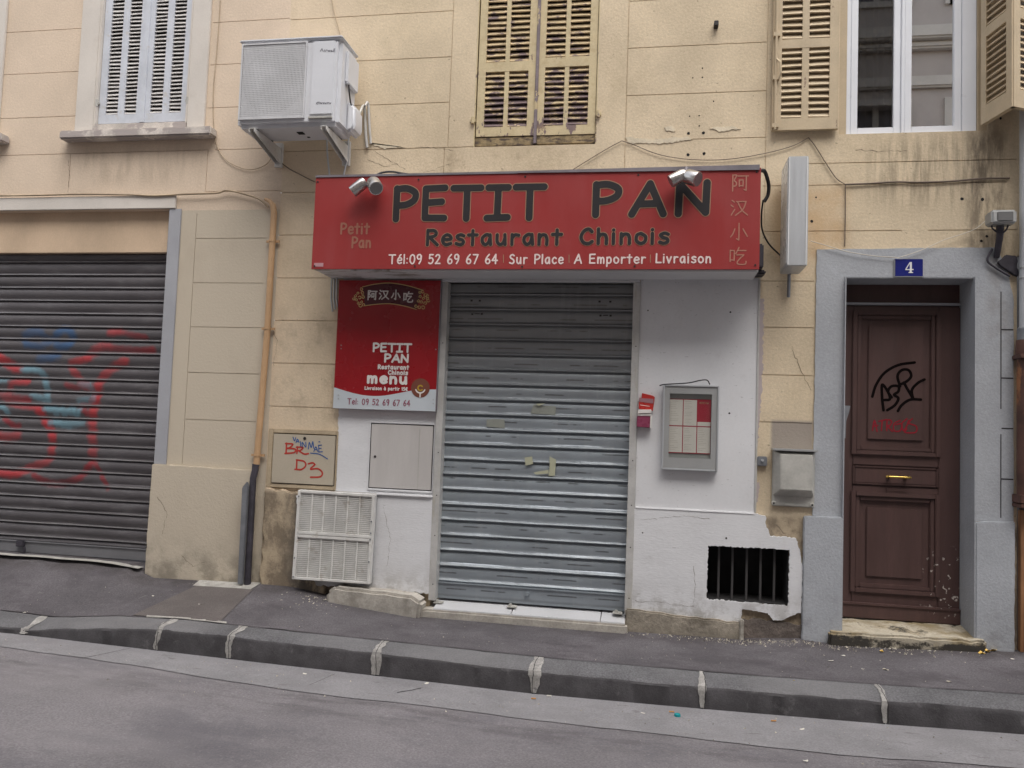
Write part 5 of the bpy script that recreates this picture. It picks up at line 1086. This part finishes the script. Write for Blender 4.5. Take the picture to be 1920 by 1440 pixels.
mb = MB(); s1 = strokes_px([G((278, 255), (275, 320)), G((272, 258), (320, 262), (300, 285), (282, 290)), G((282, 290), (335, 295), (330, 318), (268, 325)), G((352, 280), (348, 325)), G((345, 282), (388, 285), (372, 303), (352, 306)), G((360, 305), (395, 328), (425, 326)),
    G((348, 372), (345, 428)), G((345, 368), (395, 378), (408, 405), (380, 432), (335, 432)), G((425, 395), (455, 388), (470, 400)), G((470, 400), (440, 430), (490, 428), (520, 455), (505, 482), (440, 485))], yy)
ink(mb, s1, .0062, yy, .0026); obj('graffiti', mb, M_penred, gd, recalc=False)
mb = MB(); s1 = strokes_px([G((322, 215), (332, 240), (340, 218)), G((342, 252), (352, 228), (362, 250)), G((346, 244), (360, 243)), G((372, 245), (374, 280)), G((385, 285), (384, 250), (408, 282), (408, 248)), G((425, 295), (432, 250), (445, 285), (455, 245), (462, 290)), G((462, 312), (476, 280), (488, 310)), G((466, 300), (484, 298)),
    G((495, 270), (496, 315)), G((493, 270), (515, 268)), G((495, 292), (512, 290)), G((495, 315), (520, 313)), G((496, 246), (503, 246)), G((440, 322), (500, 330), (555, 362))], yy)
ink(mb, s1, .0038, yy, .002); obj('graffiti', mb, M_penblue, gd, recalc=False)
mb = MB(); x, z = at(572, 822, -.02); mb.tube([(x, -.027, z), (x, -.02, z)], .012, 12); obj('lock', mb, M_iron, gd)
ebx, ed = panel_door('electrical_cabinet', 'pale grey electrical cabinet door set in the white wall under the menu board', 'meter box', (-2.135, -1.612, .79, 1.318), (-2.118, -1.628, .812, 1.298), M_white, M_greybox, -.019, -.0165, -.0115)
mb = MB(); mb.box(-1.735, -1.730, -.018, -.016, .82, 1.27); obj('seam', mb, M_metbox, ed)
mb = MB(); x, z = at(703, 856, -.02); mb.tube([(x, -.0195, z), (x, -.015, z)], .010, 12); obj('lock', mb, M_iron, ed)
# white ventilation grille
vg = thing('ventilation_grille', 'white double ventilation grille box fixed low on the wall beside the stone block', 'grille', (-2.34, -.08, .1))
gy = -.125; q = [(-2.642, .775), (-2.028, .768), (-2.040, .103), (-2.656, .100)]
def bil(u, v): return ((q[0][0]*(1-u)+q[1][0]*u)*(1-v)+(q[3][0]*(1-u)+q[2][0]*u)*v, (q[0][1]*(1-u)+q[1][1]*u)*(1-v)+(q[3][1]*(1-u)+q[2][1]*u)*v)
def qbox(mb, u0, u1, v0, v1, y0, y1, m=0): mb.prism([bil(u0, v0), bil(u1, v0), bil(u1, v1), bil(u0, v1)], y0, y1, m)
mb = MB(); qbox(mb, .015, .985, .01, .99, gy+.02, -.045); obj('box', mb, M_acdark, vg)
mb = MB()
for a, b in ((0, .035), (.965, 1)): qbox(mb, a, b, 0, 1, gy-.004, gy+.05)
for a, b in ((0, .03), (.455, .492), (.496, .53), (.97, 1)): qbox(mb, .035, .965, a, b, gy-.003, gy+.05)
vf = obj('frame', mb, M_steelwhite, vg, bevel=.003)
for v0, v1 in ((.03, .455), (.53, .97)):
    mb = MB(); nn = 20
    for k in range(nn):
        a = v0+(v1-v0)*k/nn; b = a+(v1-v0)/nn*.62; qbox(mb, .035, .965, a, b, gy+.008, gy+.016)
    qbox(mb, .035, .965, v0, v1, gy+.016, gy+.018, 1)
    obj('mesh_panel', mb, [M_steelwhite, M_metbox], vg)
    mb = MB()
    for k in range(1, 6): u = .035+.93*k/6; qbox(mb, u-.008, u+.008, v0, v1, gy+.001, gy+.012)
    obj('rib', mb, M_steelwhite, vg, bevel=.002)
mb = MB()
for u, v in ((.02, .07), (.98, .30), (.98, .43), (.98, .50), (.98, .75), (.02, .76), (.02, .97)): x, z = bil(u, v); mb.tube([(x, gy-.009, z), (x, gy, z)], .006, 8)
obj('screw', mb, M_zinc, vg)
# menu display case with its sheet
cy = -.062; cx0, cx1, cz0, cz1 = .078, .468, 1.047, 1.655
dc = thing('display_case', 'shallow aluminium menu display case with glass front on the white panel', 'display case', (.27, cy, 1.04))
mb = MB(); mb.box(cx0+.004, cx1-.004, -.036, -.0182, cz0+.004, cz1-.004); obj('back', mb, M_alu2, dc)
mb = MB()
for x0, x1, z0, z1 in ((cx0, cx0+.012, cz0, cz1), (cx1-.012, cx1, cz0, cz1), (cx0+.012, cx1-.012, cz0, cz0+.012), (cx0+.012, cx1-.012, cz1-.012, cz1)): mb.box(x0, x1, cy-.012, -.0182, z0, z1)
obj('frame', mb, M_alu, dc, bevel=.003)
ix0, ix1, iz0, iz1 = .125, .418, 1.135, 1.592
mb = MB()
for x0, x1, z0, z1 in ((cx0+.013, ix0, cz0+.013, cz1-.013), (ix1, cx1-.013, cz0+.013, cz1-.013), (ix0, ix1, cz0+.013, iz0), (ix0, ix1, iz1, cz1-.013)): mb.box(x0, x1, cy-.004, cy+.006, z0, z1)
obj('inner_border', mb, M_alu2, dc)
mb = MB(); mb.add([(ix0, cy+.001, iz0), (ix1, cy+.001, iz0), (ix1, cy+.001, iz1), (ix0, cy+.001, iz1)], [(0, 1, 2, 3)]); obj('glass', mb, M_glass, dc)
mp = thing('menu_sheet', 'printed menu sheet with red ruled columns inside the display case', 'menu', (.27, -.04, 1.15))
py0 = -.042
mb = MB(); mb.box(ix0-.02, .416, py0, -.037, 1.168, 1.556); obj('paper', mb, M_menured, mp)
for j in range(2):
    for i in range(3):
        x0, x1 = .126+i*.0985, .126+i*.0985+.0925; z0, z1 = (1.366, 1.551) if j == 0 else (1.174, 1.358)
        red = (i == 2 and j == 0); mb = MB()
        if red: z1 = 1.395
        mb.box(x0, min(x1, .414), py0-.0012, py0, z0, z1); c_ = obj('menu_column', mb, M_menupaper, mp)
        if red:
            mb = MB(); s1 = text('PETIT PAN', x0+.012, x0+.075, 1.525, .010, .2); ink(mb, s1, .0014, py0-.0014, .0008); mb.add(*(lambda a: (a[0], a[1]))(contour(*sdf([(x0+.03, 1.40, x0+.065, 1.40)], .02, .002), py0-.0005)), 0) if False else None
            obj('heading', mb, M_tan, c_, recalc=False)
        else:
            mb = MB(); rnd = random.Random(i*3+j)
            for k in range(13):
                zz = z1-.012-k*(z1-z0-.02)/13
                if rnd.random() < .85: mb.box(x0+.006, x0+.006+rnd.uniform(.03, .06), py0-.0015, py0-.001, zz-.0016, zz)
            obj('text_rows', mb, plain('menu grey print', (.36, .31, .27), .6), c_)
cable('short black cable lying along the top of the menu display case', [(1237, 723, -.05), (1244, 721, -.07), (1256, 720, -.07), (1290, 718, -.06), (1314, 713, -.05), (1326, 713, -.045), (1331, 721, -.05)], .0045, M_black)
# leaflet holder and the leaflets in it
lh = thing('leaflet_holder', 'small clear magenta tinted leaflet holder right of the shutter rail', 'leaflet holder', (-.04, -.05, 1.34))
O = lambda *p: [at(1180+a/7.2, 700+b/7.2, -.05) for a, b in p]
mb = MB(); mb.prism(O((108, 575), (290, 580), (278, 738), (100, 722)), -.075, -.0182); obj('pocket', mb, M_pinkplast, lh, bevel=.003)
mb = MB(); mb.prism(O((285, 575), (308, 565), (292, 742), (278, 738)), -.08, -.0182); obj('side', mb, M_whiteprint, lh)
mb = MB(); mb.prism(O((170, 265), (318, 300), (345, 320), (318, 505), (300, 510), (130, 480), (135, 330), (165, 330)), -.038, -.0182); obj('back', mb, M_redplast, lh, bevel=.002)
t = thing('leaflet', 'stack of red leaflets folded over at the top of the small holder', 'leaflet', (-.04, -.05, 1.46), 'leaflets in the holder')
mb = MB(); mb.prism(O((128, 388), (325, 415), (318, 505), (130, 478)), -.062, -.04); obj('page', mb, M_redplast, t); mb = MB(); s1 = [(*O((150, 428))[0], *O((270, 445))[0])]; ink(mb, s1, .0022, -.0626, .001); obj('print', mb, M_cream, t, recalc=False)
mb = MB(); mb.prism(O((135, 332), (325, 345), (325, 408), (128, 382)), -.05, -.04); obj('page', mb, mat('dusty pink plastic', (.30, .16, .18), .4), t)
mb = MB(); mb.prism(O((118, 490), (300, 490), (300, 540), (110, 545)), -.085, -.04); mb.prism(O((110, 546), (300, 541), (295, 575), (110, 578)), -.078, -.04); tag(obj('leaflet', mb, M_whiteprint, bevel=.003), 'white leaflet folded across the middle of the small holder', 'leaflet', 'leaflets in the holder')
# switch box and metal box right of the panel
t = thing('switch_box', 'tiny grey switch box on the yellow strip beside the white panel', 'switch box', (.775, -.02, 1.1))
mb = MB(); mb.box(.741, .808, -.034, 0, 1.10, 1.168); obj('body', mb, M_zinc, t, bevel=.006); mb = MB(); mb.tube([(.775, -.048, 1.14), (.775, -.03, 1.14)], .009, 10); obj('button', mb, M_alu, t, smooth=True)
t = thing('gas_meter_box', 'weathered grey plastic meter box with sloping lid beside the house door surround', 'meter box', (.98, -.05, .83))
mb = MB(); mb.box(.845, 1.128, -.03, 0, .826, 1.215); obj('base', mb, M_metbox, t, bevel=.006)
mb = MB(); a = [(.850, .898), (1.120, .898), (1.124, 1.212), (.848, 1.212)]; f = [(.890, .945), (1.098, .945), (1.100, 1.190), (.888, 1.190)]
mb.add([(x, -.03, z) for x, z in a]+[(x, -.095, z) for x, z in f], [(4, 5, 6, 7)]+[(i, (i+1) % 4, 4+(i+1) % 4, 4+i) for i in range(4)]); obj('lid', mb, M_metbox, t, bevel=.004)
mb = MB(); mb.box(.838, 1.134, -.10, 0, 1.212, 1.228); obj('top_ledge', mb, M_alu2, t, bevel=.003)
for x in (.856, 1.112): mb = MB(); mb.tube([(x, -.038, .845), (x, -.028, .845)], [.014, .016], 12); mb.tube([(x, -.040, .845), (x, -.037, .845)], .007, 8, 1); obj('screw', mb, [M_metbox, M_dark], t)
mb = MB(); mb.box(.93, .985, -.04, -.03, .832, .85); obj('clip', mb, M_metbox, t, bevel=.002)
# blade sign, house number, box lamp
t = thing('blade_sign', 'narrow aluminium framed sign box projecting edge-on from the wall over the doorway', 'sign', (.94, -.2, 2.46))
bx0, bx1 = .868, .999
mb = MB(); mb.box(bx0, bx1, -.35, -.06, 2.458, 3.206); obj('frame', mb, M_alu, t, bevel=.004)
mb = MB(); mb.box(bx1, bx1+.003, -.335, -.075, 2.48, 3.185); mb.box(bx0-.003, bx0, -.335, -.075, 2.48, 3.185); obj('face', mb, M_enamelwhite, t)
mb = MB(); mb.box(bx0+.004, bx0+.010, -.3525, -.349, 2.465, 3.20); mb.box(bx1-.012, bx1-.006, -.3525, -.349, 2.465, 3.20); obj('edge_rib', mb, M_enamelwhite, t)
mb = MB(); mb.tube([(.935, -.10, 2.47), (.935, -.03, 2.46), (.935, -.02, 2.30)], .012); mb.box(.92, .95, -.06, 0, 3.02, 3.06); mb.box(.92, .95, -.06, 0, 2.56, 2.60); obj('mount', mb, M_zinc, t)
t = thing('house_number', 'blue enamel house number plate with white 4 over the door', 'house number', (1.735, -.02, 2.45))
mb = MB(); mb.box(1.641, 1.823, -.020, -.0125, 2.452, 2.574); pl = obj('plate', mb, M_plate, t, bevel=.003)
mb = MB(); s1 = []; fx = lambda a: 1.735+(a-.5)*.062; fz = lambda b: 2.476+b*.076
mb.prism([(fx(a), fz(b)) for a, b in ((.52, 1.0), (.74, 1.0), (.74, .36), (.92, .36), (.92, .26), (.74, .26), (.74, .07), (.88, .07), (.88, .0), (.40, .0), (.40, .07), (.52, .07), (.52, .26), (.06, .26), (.06, .34))], -.0222, -.0205)
nm = obj('numeral', mb, M_enamelwhite, t); mb = MB(); mb.prism([(fx(a), fz(b)) for a, b in ((.52, .36), (.18, .36), (.52, .82))], -.0230, -.0223); obj('numeral_counter', mb, M_plate, nm)
mb = MB()
for x0, x1, z0, z1 in ((1.636, 1.828, 2.446, 2.452), (1.636, 1.641, 2.452, 2.574)): mb.box(x0, x1, -.024, -.0125, z0, z1)
obj('rim', mb, M_zinc, t)
t = thing('wall_lamp', 'boxy grey floodlight with dark pipe bracket above the doorway corner', 'lamp', (2.28, -.1, 2.7))
x0, z0 = at(1857, 420, -.15); x1, z1 = at(1905, 394, -.15)
mb = MB(); mb.box(x0, x1, -.17, -.05, z0, z1); obj('housing', mb, M_alu2, t, bevel=.012, seg=3)
mb = MB(); mb.box(x0+.035, x1-.025, -.174, -.168, z0+.015, z1-.015); obj('lens', mb, M_lens, t, bevel=.003)
mb = MB(); c = (x0+x1)/2; ring = [(c-.055, -.11, z0), (c-.05, -.11, z0-.02), (c-.02, -.11, z0-.045), (c+.02, -.11, z0-.045), (c+.04, -.11, z0-.02), (c+.045, -.11, z0)]; mb.tube(catmull(ring, 4), .006); obj('sensor_ring', mb, M_castiron, t, smooth=True)
mb = MB(); mb.tube([(c+.0, -.10, z0), (c+.005, -.09, z0-.05), (c+.01, -.04, z0-.15), (c+.01, -.02, z0-.20)], [.024, .022, .020, .018], 10); mb.tube(catmull([(c-.02, -.03, z0-.14), (c-.05, -.03, z0-.22), (c+.0, -.03, z0-.27), (c+.09, -.03, z0-.33)], 5), .008); obj('bracket', mb, M_castiron, t, smooth=True)
mb = MB(); mb.prism(rough_poly([at(a, b2, -.02) for a, b2 in ((1868, 492), (1884, 478), (1905, 480), (1908, 520), (1890, 510))], .03, .008, 71), -.035, -.013); tag(obj('sealant_lump', mb, M_castiron, bevel=.006), 'black lump of sealant in the wall hole under the floodlight', 'sealant')

# ------------------------------------------------------------------ downpipes and conduits
t = thing('downpipe', 'apricot painted downpipe with dark iron foot between the two buildings', 'downpipe', (-3.0, -.05, 0))
mb = MB(); p = [(-3.09, -.04, 3.06), (-3.05, -.04, 3.045), (-3.018, -.04, 3.01), (-3.006, -.04, 2.95), (-3.008, -.04, 2.0), (-3.04, -.04, .92)]; mb.tube(p, [.012, .017, .023, .025, .025, .025], 14); obj('pipe', mb, M_pipe, t, smooth=True)
for z in (2.72, 2.02, 1.02): mb = MB(); xx = -3.009-.03*max(0, (2-z)); mb.tube([(xx, -.04, z-.008), (xx, -.04, z+.008)], .029, 14); mb.box(xx-.055, xx+.055, -.03, -.015, z-.009, z+.009); obj('collar', mb, M_pipe, t)
mb = MB(); mb.tube([(-3.04, -.045, .95), (-3.045, -.045, .90), (-3.05, -.06, .84), (-3.05, -.06, .0)], [.029, .026, .026, .027], 12); obj('iron_foot', mb, M_castiron, t, smooth=True)
mb = MB(); mb.prism([(-3.105, .03), (-3.068, .03), (-3.064, .78), (-3.075, .815), (-3.11, .77)], -.115, -.085); obj('guard_plate', mb, M_zinc, t, bevel=.004)
t = thing('downpipe', 'grey white downpipe with rusty brown lower half at the right edge of the house', 'downpipe', (2.46, -.07, 0))
mb = MB(); mb.tube([(2.468, -.07, 6.5), (2.466, -.07, 2.02)], .052, 18); obj('pipe', mb, M_pipewhite, t, smooth=True)
for z in (2.50, 2.43): mb = MB(); mb.tube([(2.466, -.07, z-.004), (2.466, -.07, z+.004)], .0555, 18); obj('collar', mb, M_alu2, t)
mb = MB(); mb.tube([(2.464, -.07, 2.10), (2.464, -.07, 2.09), (2.464, -.07, 2.0)], [.055, .064, .064], 18); obj('sleeve', mb, M_zinc, t, smooth=True)
mb = MB(); mb.tube([(2.458, -.07, 2.01), (2.456, -.07, 1.97), (2.456, -.07, 1.90), (2.455, -.07, 1.895), (2.455, -.07, 1.0), (2.455, -.07, .94)], [.062, .066, .066, .058, .058, .058], 18); obj('rusty_pipe', mb, M_rust, t, smooth=True)
for a, b in ((1.885, 1.915), (.90, .925), (.93, .985)): mb = MB(); mb.box(2.39, 2.53, -.14, -.0, a, b); obj('clamp', mb, M_rust, t, bevel=.004)
for k, px in enumerate((622, 627, 632)):
    mb = MB(); p = [at(px, 516, -.03), at(px-1, 560, -.03), at(px+1.5, 584-4*k, -.03)]; mb.tube([(a, -.03, b) for a, b in p], .0075, 8)
    tag(obj('conduit', mb, M_alu2, smooth=True), ('leftmost', 'middle', 'rightmost')[k]+' of the three thin grey conduits beside the top of the menu board', 'conduit', 'conduits beside the menu board')
# cables strung over the wall
cable('thin cable looping from the blue shuttered window side to under the air conditioner', [(414, -40), (413, 0), (407, 90), (400, 170), (401, 240), (410, 282), (432, 306), (468, 318), (498, 309), (514, 288)], .0035, M_cablewall)
cable('thin cable dropping from the top of the photo behind the air conditioner', [(618, -30), (623, 5), (629, 32), (638, 64)], .0035, M_cablewall)
cable('painted cable running along the top of the garage door to the apricot downpipe', [(-40, 368), (0, 367), (70, 366), (150, 364), (240, 365), (290, 367), (345, 364), (405, 362), (425, 357), (455, 363), (485, 373), (503, 388)], .008, M_cablewall, -.03)
cable('short dark cable sloping from the left bracket to the corner of the red sign', [(528, 306), (545, 318), (566, 329), (590, 341)], .004, M_cable)
cable('thin dark cable climbing from the sign top to the peeling shutters', [(1068, 322), (1100, 302), (1140, 278), (1166, 264)], .003, M_cable)
cable('thin dark cable sagging over the sign from the centre window to the tan shutter', [(1166, 264), (1185, 270), (1230, 288), (1275, 297), (1320, 300), (1360, 299), (1400, 294), (1450, 284), (1490, 272), (1516, 258)], .003, M_cable)
cable('thin dark cable falling from the tan shutter to the joint right of the blade sign', [(1516, 258), (1530, 276), (1550, 308), (1568, 334), (1585, 346)], .0035, M_cable)
cable('brown cable running flat along the wall above the doorway', [(1585, 346), (1630, 344), (1680, 341), (1720, 342), (1780, 340), (1840, 335), (1893, 334)], .0065, M_cable)
cable('brown cable running straight down the wall joint left of the doorway', [(1585, 346), (1585, 400), (1584, 462)], .004, M_cable, smooth=2)
cable('pale wire sagging from the blade sign to the house number plate', [(1520, 452), (1545, 459), (1590, 472), (1640, 480), (1682, 483)], .003, M_cablewhite, -.03)
cable('pale wire rising from the house number plate to the floodlight', [(1682, 484), (1705, 477), (1735, 466), (1770, 450), (1810, 437), (1832, 427), (1852, 410)], .003, M_cablewhite, -.03)
cable('thick black cable loop hanging from the right end of the red sign', [(1424, 320, -.38), (1434, 322, -.33), (1441, 345, -.28), (1440, 365, -.26), (1433, 378, -.26)], .014, M_black)
cable('black cable running from the sign end to the foot of the blade sign', [(1431, 375, -.26), (1428, 400, -.2), (1429, 430, -.12), (1440, 455, -.05), (1458, 474, -.03), (1476, 490, -.03)], .006, M_black)
cable('black cable lying on the top of the sign right of the spotlight', [(703, 330, -.36), (715, 324, -.34), (735, 322, -.34), (760, 326, -.36), (800, 330, -.38)], .008, M_black)
mb = MB(); mb.box(.69, .735, -.22, -.001, 2.47, 2.64); mb.box(.69, .76, -.16, -.02, 2.44, 2.47); tag(obj('junction_box', mb, M_castiron, bevel=.01), 'dark broken box tucked behind the lower right end of the red sign', 'junction box')

# ------------------------------------------------------------------ neighbouring shop edge at the far right
nb = thing('neighbouring_building', 'dark brown wooden shop front just inside the right edge of the photo', 'building', (5, 0, 0))
mb = MB(); mb.box(RX+.001, 9, .0, .3, 2.6, 8.2); obj('wall', mb, M_mid, nb)
mb = MB(); mb.box(RX+.01, RX+.10, -.02, .2, -.3, 2.6); mb.box(RX+.45, 9, .16, .3, -.3, 2.6); mb.box(RX+.10, RX+.45, .14, .2, -.3, .35); obj('shopfront', mb, M_woodfront, nb, bevel=.006)
mb = MB(); mb.box(RX+.003, RX+.026, -.045, .0, -.05, .88); obj('bare_edge', mb, M_woodedge, nb, bevel=.004)
mb = MB(); mb.box(RX+.10, RX+.45, .2, .21, .35, 2.6); obj('window', mb, M_wglass, nb)
t = thing('potted_plant', 'small green leaves of a plant peeking in at the right edge', 'plant', (2.52, -.12, -.05))
mb = MB(); mb.tube([(2.60, -.12, -.05), (2.60, -.12, .12)], [.07, .09], 14); obj('pot', mb, M_woodedge, t, smooth=True)
mb = MB(); rnd = random.Random(8)
for k in range(38):
    c = Vector((2.56+rnd.uniform(-.11, .12), -.12+rnd.uniform(-.09, .09), .32+rnd.uniform(-.09, .10))); a = Vector((rnd.uniform(-1, 1), rnd.uniform(-1, 1), rnd.uniform(-.6, .6))).normalized()*rnd.uniform(.018, .034); b = a.cross(Vector((rnd.uniform(-1, 1), rnd.uniform(-1, 1), 1))).normalized()*.012
    mb.add([c-a, c+b, c+a, c-b], [(0, 1, 2, 3)])
obj('leaves', mb, M_leafgreen, t, recalc=False)
mb = MB()
for k in range(5): mb.tube([(2.60, -.12, .1), (2.57+rnd.uniform(-.05, .06), -.12+rnd.uniform(-.04, .04), .36)], .004, 5)
obj('stem', mb, M_leafgreen, t)

# ------------------------------------------------------------------ litter
rnd = random.Random(21)
def litter(name, label, cat, px, py, mk, group, surf='pave'):
    """drop a small thing where the photograph shows it on the ground"""
    z = -.12 if surf == 'pave' else -.29
    for _ in range(6):
        x, y = atz(px, py, z); z = pave_z(x, y) if surf == 'pave' else (road_z(x, y)+.004 if surf == 'road' else lerp(KTOP, x)+.004)
    o = mk(x, y, z+.001); return tag(o, label, cat, group)
def butt(ang, m=M_tan_butt):
    def mk(x, y, z):
        mb = MB(); c, s = math.cos(ang)*.013, math.sin(ang)*.013; mb.tube([(x-c, y-s, z+.004), (x+c*.3, y+s*.3, z+.004), (x+c*.31, y+s*.31, z+.004), (x+c*1.2, y+s*1.2, z+.004)], .004, 8); o = obj('cigarette_butt', mb, [m], smooth=True); return o
    return mk
def scrap(r, m, name, curl=.4, seed=0):
    def mk(x, y, z):
        rs = random.Random(seed); n_ = 7; mb = MB(); ring = []
        for k in range(n_): a = 2*PI*k/n_; q = r*rs.uniform(.55, 1.1); ring.append((x+math.cos(a)*q, y+math.sin(a)*q*.7, z+rs.uniform(.0, curl*r)))
        mb.add([(x, y, z+.002)]+ring, [(0, 1+k, 1+(k+1) % n_) for k in range(n_)]); return obj(name, mb, m, recalc=False)
    return mk
for lab, px, py, a in (('orange cigarette butt in the gutter at a kerb joint below the shutter', 1000, 1311, .1), ('orange cigarette butt beside the teal bottle cap', 1259, 1336, .15), ('yellowish cigarette butt in the gutter below the house number side', 1450, 1353, .2)):
    litter('cigarette_butt', lab, 'cigarette butt', px, py, butt(a), 'cigarette butts in the gutter', 'road')
litter('cigarette_butt', 'white cigarette butt lying against the kerb near a joint', 'cigarette butt', 1029, 1306, butt(.05, M_paperwhite), 'cigarette butts in the gutter', 'road')
def cap(x, y, z): mb = MB(); mb.tube([(x, y, z), (x, y, z+.012), (x, y, z+.016)], [.019, .018, .010], 14); return obj('bottle_cap', mb, M_teal, smooth=True)
litter('bottle_cap', 'teal plastic cap lying in the gutter', 'bottle cap', 1270, 1343, cap, None, 'road')
for i, (lab, px, py, r, m, sf) in enumerate((('white paper scrap on the brown trench patch', 376, 1132, .020, M_paperwhite, 'pave'), ('white scrap left of the brown trench patch', 287, 1116, .014, M_paperwhite, 'pave'), ('white scrap on the kerb at the far left', 46, 1150, .016, M_paperwhite, 'pave'), ('pale scrap standing in the gutter under the second kerb stone', 513, 1244, .018, M_paperwhite, 'road'),
    ('pale scrap lying flat in the gutter near the crack', 572, 1264, .016, M_paperwhite, 'road'), ('white sliver along the kerb foot below the stone block', 800, 1282, .016, M_paperwhite, 'road'), ('white paper blob in the gutter left of the teal cap', 1205, 1338, .015, M_paperwhite, 'road'), ('white round scrap at the foot of the door step', 1744, 1221, .017, M_paperwhite, 'pave'),
    ('crumpled white scrap on the pavement left of the door', 1559, 1240, .022, M_paperwhite, 'pave'), ('narrow white scrap left of the door step', 1581, 1230, .018, M_paperwhite, 'pave'), ('flat grey scrap on the pavement below the door', 1660, 1256, .022, M_crumb, 'pave'), ('flat pale scrap on the pavement near the right edge', 1779, 1279, .022, M_crumb, 'pave'), ('pale scrap on the pavement below the door left side', 1618, 1255, .013, M_paperwhite, 'pave'),
    ('white sliver on the road below the brown door', 1504, 1368, .018, M_paperwhite, 'road'), ('white scrap at the bottom of the photo on the road', 1511, 1428, .018, M_paperwhite, 'road'), ('small white scrap at the foot of the threshold', 1127, 1184, .012, M_paperwhite, 'pave'), ('white scrap at the right edge beside the plinth', 1898, 1236, .016, M_paperwhite, 'pave'))):
    litter('paper_scrap', lab, 'paper scrap', px, py, scrap(r, m, 'paper_scrap', .35, i), 'paper scraps on the ground', sf)
for i, (lab, px, py, r, sf) in enumerate((('yellow leaf lying on the kerb top', 1489, 1281, .026, 'kerb'), ('small yellow leaf under the door step', 1653, 1223, .018, 'pave'), ('yellow leaf heaped at the corner of the door step, left one', 1842, 1226, .026, 'pave'), ('yellow leaf heaped at the corner of the door step, middle one', 1853, 1224, .030, 'pave'), ('yellow leaf heaped at the corner of the door step, right one', 1863, 1221, .028, 'pave'))):
    litter('fallen_leaf', lab, 'leaf', px, py, scrap(r, M_yellowleaf, 'fallen_leaf', .9, 40+i), 'yellow fallen leaves', sf)
# plaster crumbs and grit swept along the foot of the wall, and specks over the road
mb = MB(); rnd = random.Random(33)
def crumb(x, y, z, r):
    vs = [(x+rnd.uniform(-r, r), y+rnd.uniform(-r, r), z) for _ in range(3)]+[(x+rnd.uniform(-r, r)*.4, y+rnd.uniform(-r, r)*.4, z+r*rnd.uniform(.4, 1.1))]; mb.add(vs, [(0, 1, 3), (1, 2, 3), (2, 0, 3)])
for k in range(620):
    x = rnd.triangular(-.2, 2.35, .95); y = -.075-abs(rnd.gauss(0, .055)); crumb(x, y, pave_z(x, y), rnd.choice((.003, .004, .005, .006, .008, .012)))
for k in range(60):
    x = rnd.gauss(-2.45, .13); y = -.1-abs(rnd.gauss(0, .12)); crumb(x, y, pave_z(x, y), rnd.choice((.005, .007, .012)))
for k in range(150): x = rnd.uniform(-4.5, 2.4); y = rnd.uniform(-.78, -.1); crumb(x, y, pave_z(x, y), rnd.choice((.003, .004, .006)))
g = obj('plaster_crumbs', mb, M_crumb, recalc=False); g['kind'] = 'stuff'; g['label'] = 'plaster crumbs and grit scattered along the foot of the wall'
mb = MB()
for k in range(260): x = rnd.uniform(-4.5, 2.2); y = KY-.02-abs(rnd.gauss(0, .35)); crumb(x, y, road_z(x, y)+.004, rnd.choice((.003, .004, .005, .008)))
g = obj('road_grit', mb, M_crumb, recalc=False); g['kind'] = 'stuff'; g['label'] = 'pale specks of grit scattered over gutter and road'

# ------------------------------------------------------------------ the building across the street (behind the camera; mirrored in the window panes)
ob = thing('opposite_building', 'grey beige building across the street mirrored in the window panes', 'building', (0, -8, 0))
OY = -8.0
mb = MB(); Wn = []
for k in range(-5, 8):
    for z0, z1 in ((.9, 2.7), (4.5, 6.95), (8.75, 10.2)): Wn.append((k*1.55+.12, k*1.55+.92, z0, z1))
xs = sorted({-14, 16}|{q for w_ in Wn for q in w_[:2]}); zs = sorted({-.4, 10.8}|{q for w_ in Wn for q in w_[2:]})
for x0, x1 in zip(xs[:-1], xs[1:]):
    for z0, z1 in zip(zs[:-1], zs[1:]):
        if not any(a-1e-6 <= x0 and x1 <= b+1e-6 and c-1e-6 <= z0 and z1 <= d+1e-6 for a, b, c, d in Wn): mb.add([(x0, OY, z0), (x1, OY, z0), (x1, OY, z1), (x0, OY, z1)], [(0, 1, 2, 3)])
mb.add([(-14, OY, 10.8), (16, OY, 10.8), (16, OY-6, 10.8), (-14, OY-6, 10.8)], [(0, 1, 2, 3)]); obj('wall', mb, M_oppwall, ob, recalc=False)
mb = MB(); mb.box(-14, 16, OY, OY+.16, 3.2, 3.45); mb.box(-14, 16, OY, OY+.10, 7.22, 7.42); mb.box(-14, 16, OY, OY+.28, 7.98, 8.20); mb.box(-14, 16, OY, OY+.16, 7.86, 7.98); mb.box(-14, 16, OY, OY+.35, 10.55, 10.8); obj('cornice', mb, M_opptrim, ob, bevel=.03)
for a, b, c, d in Wn:
    mb = MB(); mb.box(a, b, OY-.2, OY-.19, c, d); wnd = obj('window', mb, M_opppane, ob)
    mb = MB()
    for x0, x1, z0, z1 in ((a-.12, a, c-.1, d+.1), (b, b+.12, c-.1, d+.1), (a, b, d, d+.1), (a-.05, b+.05, c-.1, c)): mb.box(x0, x1, OY-.2, OY+.05, z0, z1)
    mb.box((a+b)/2-.05, (a+b)/2+.05, OY-.19, OY-.14, c, d); obj('frame', mb, M_opptrim, wnd)
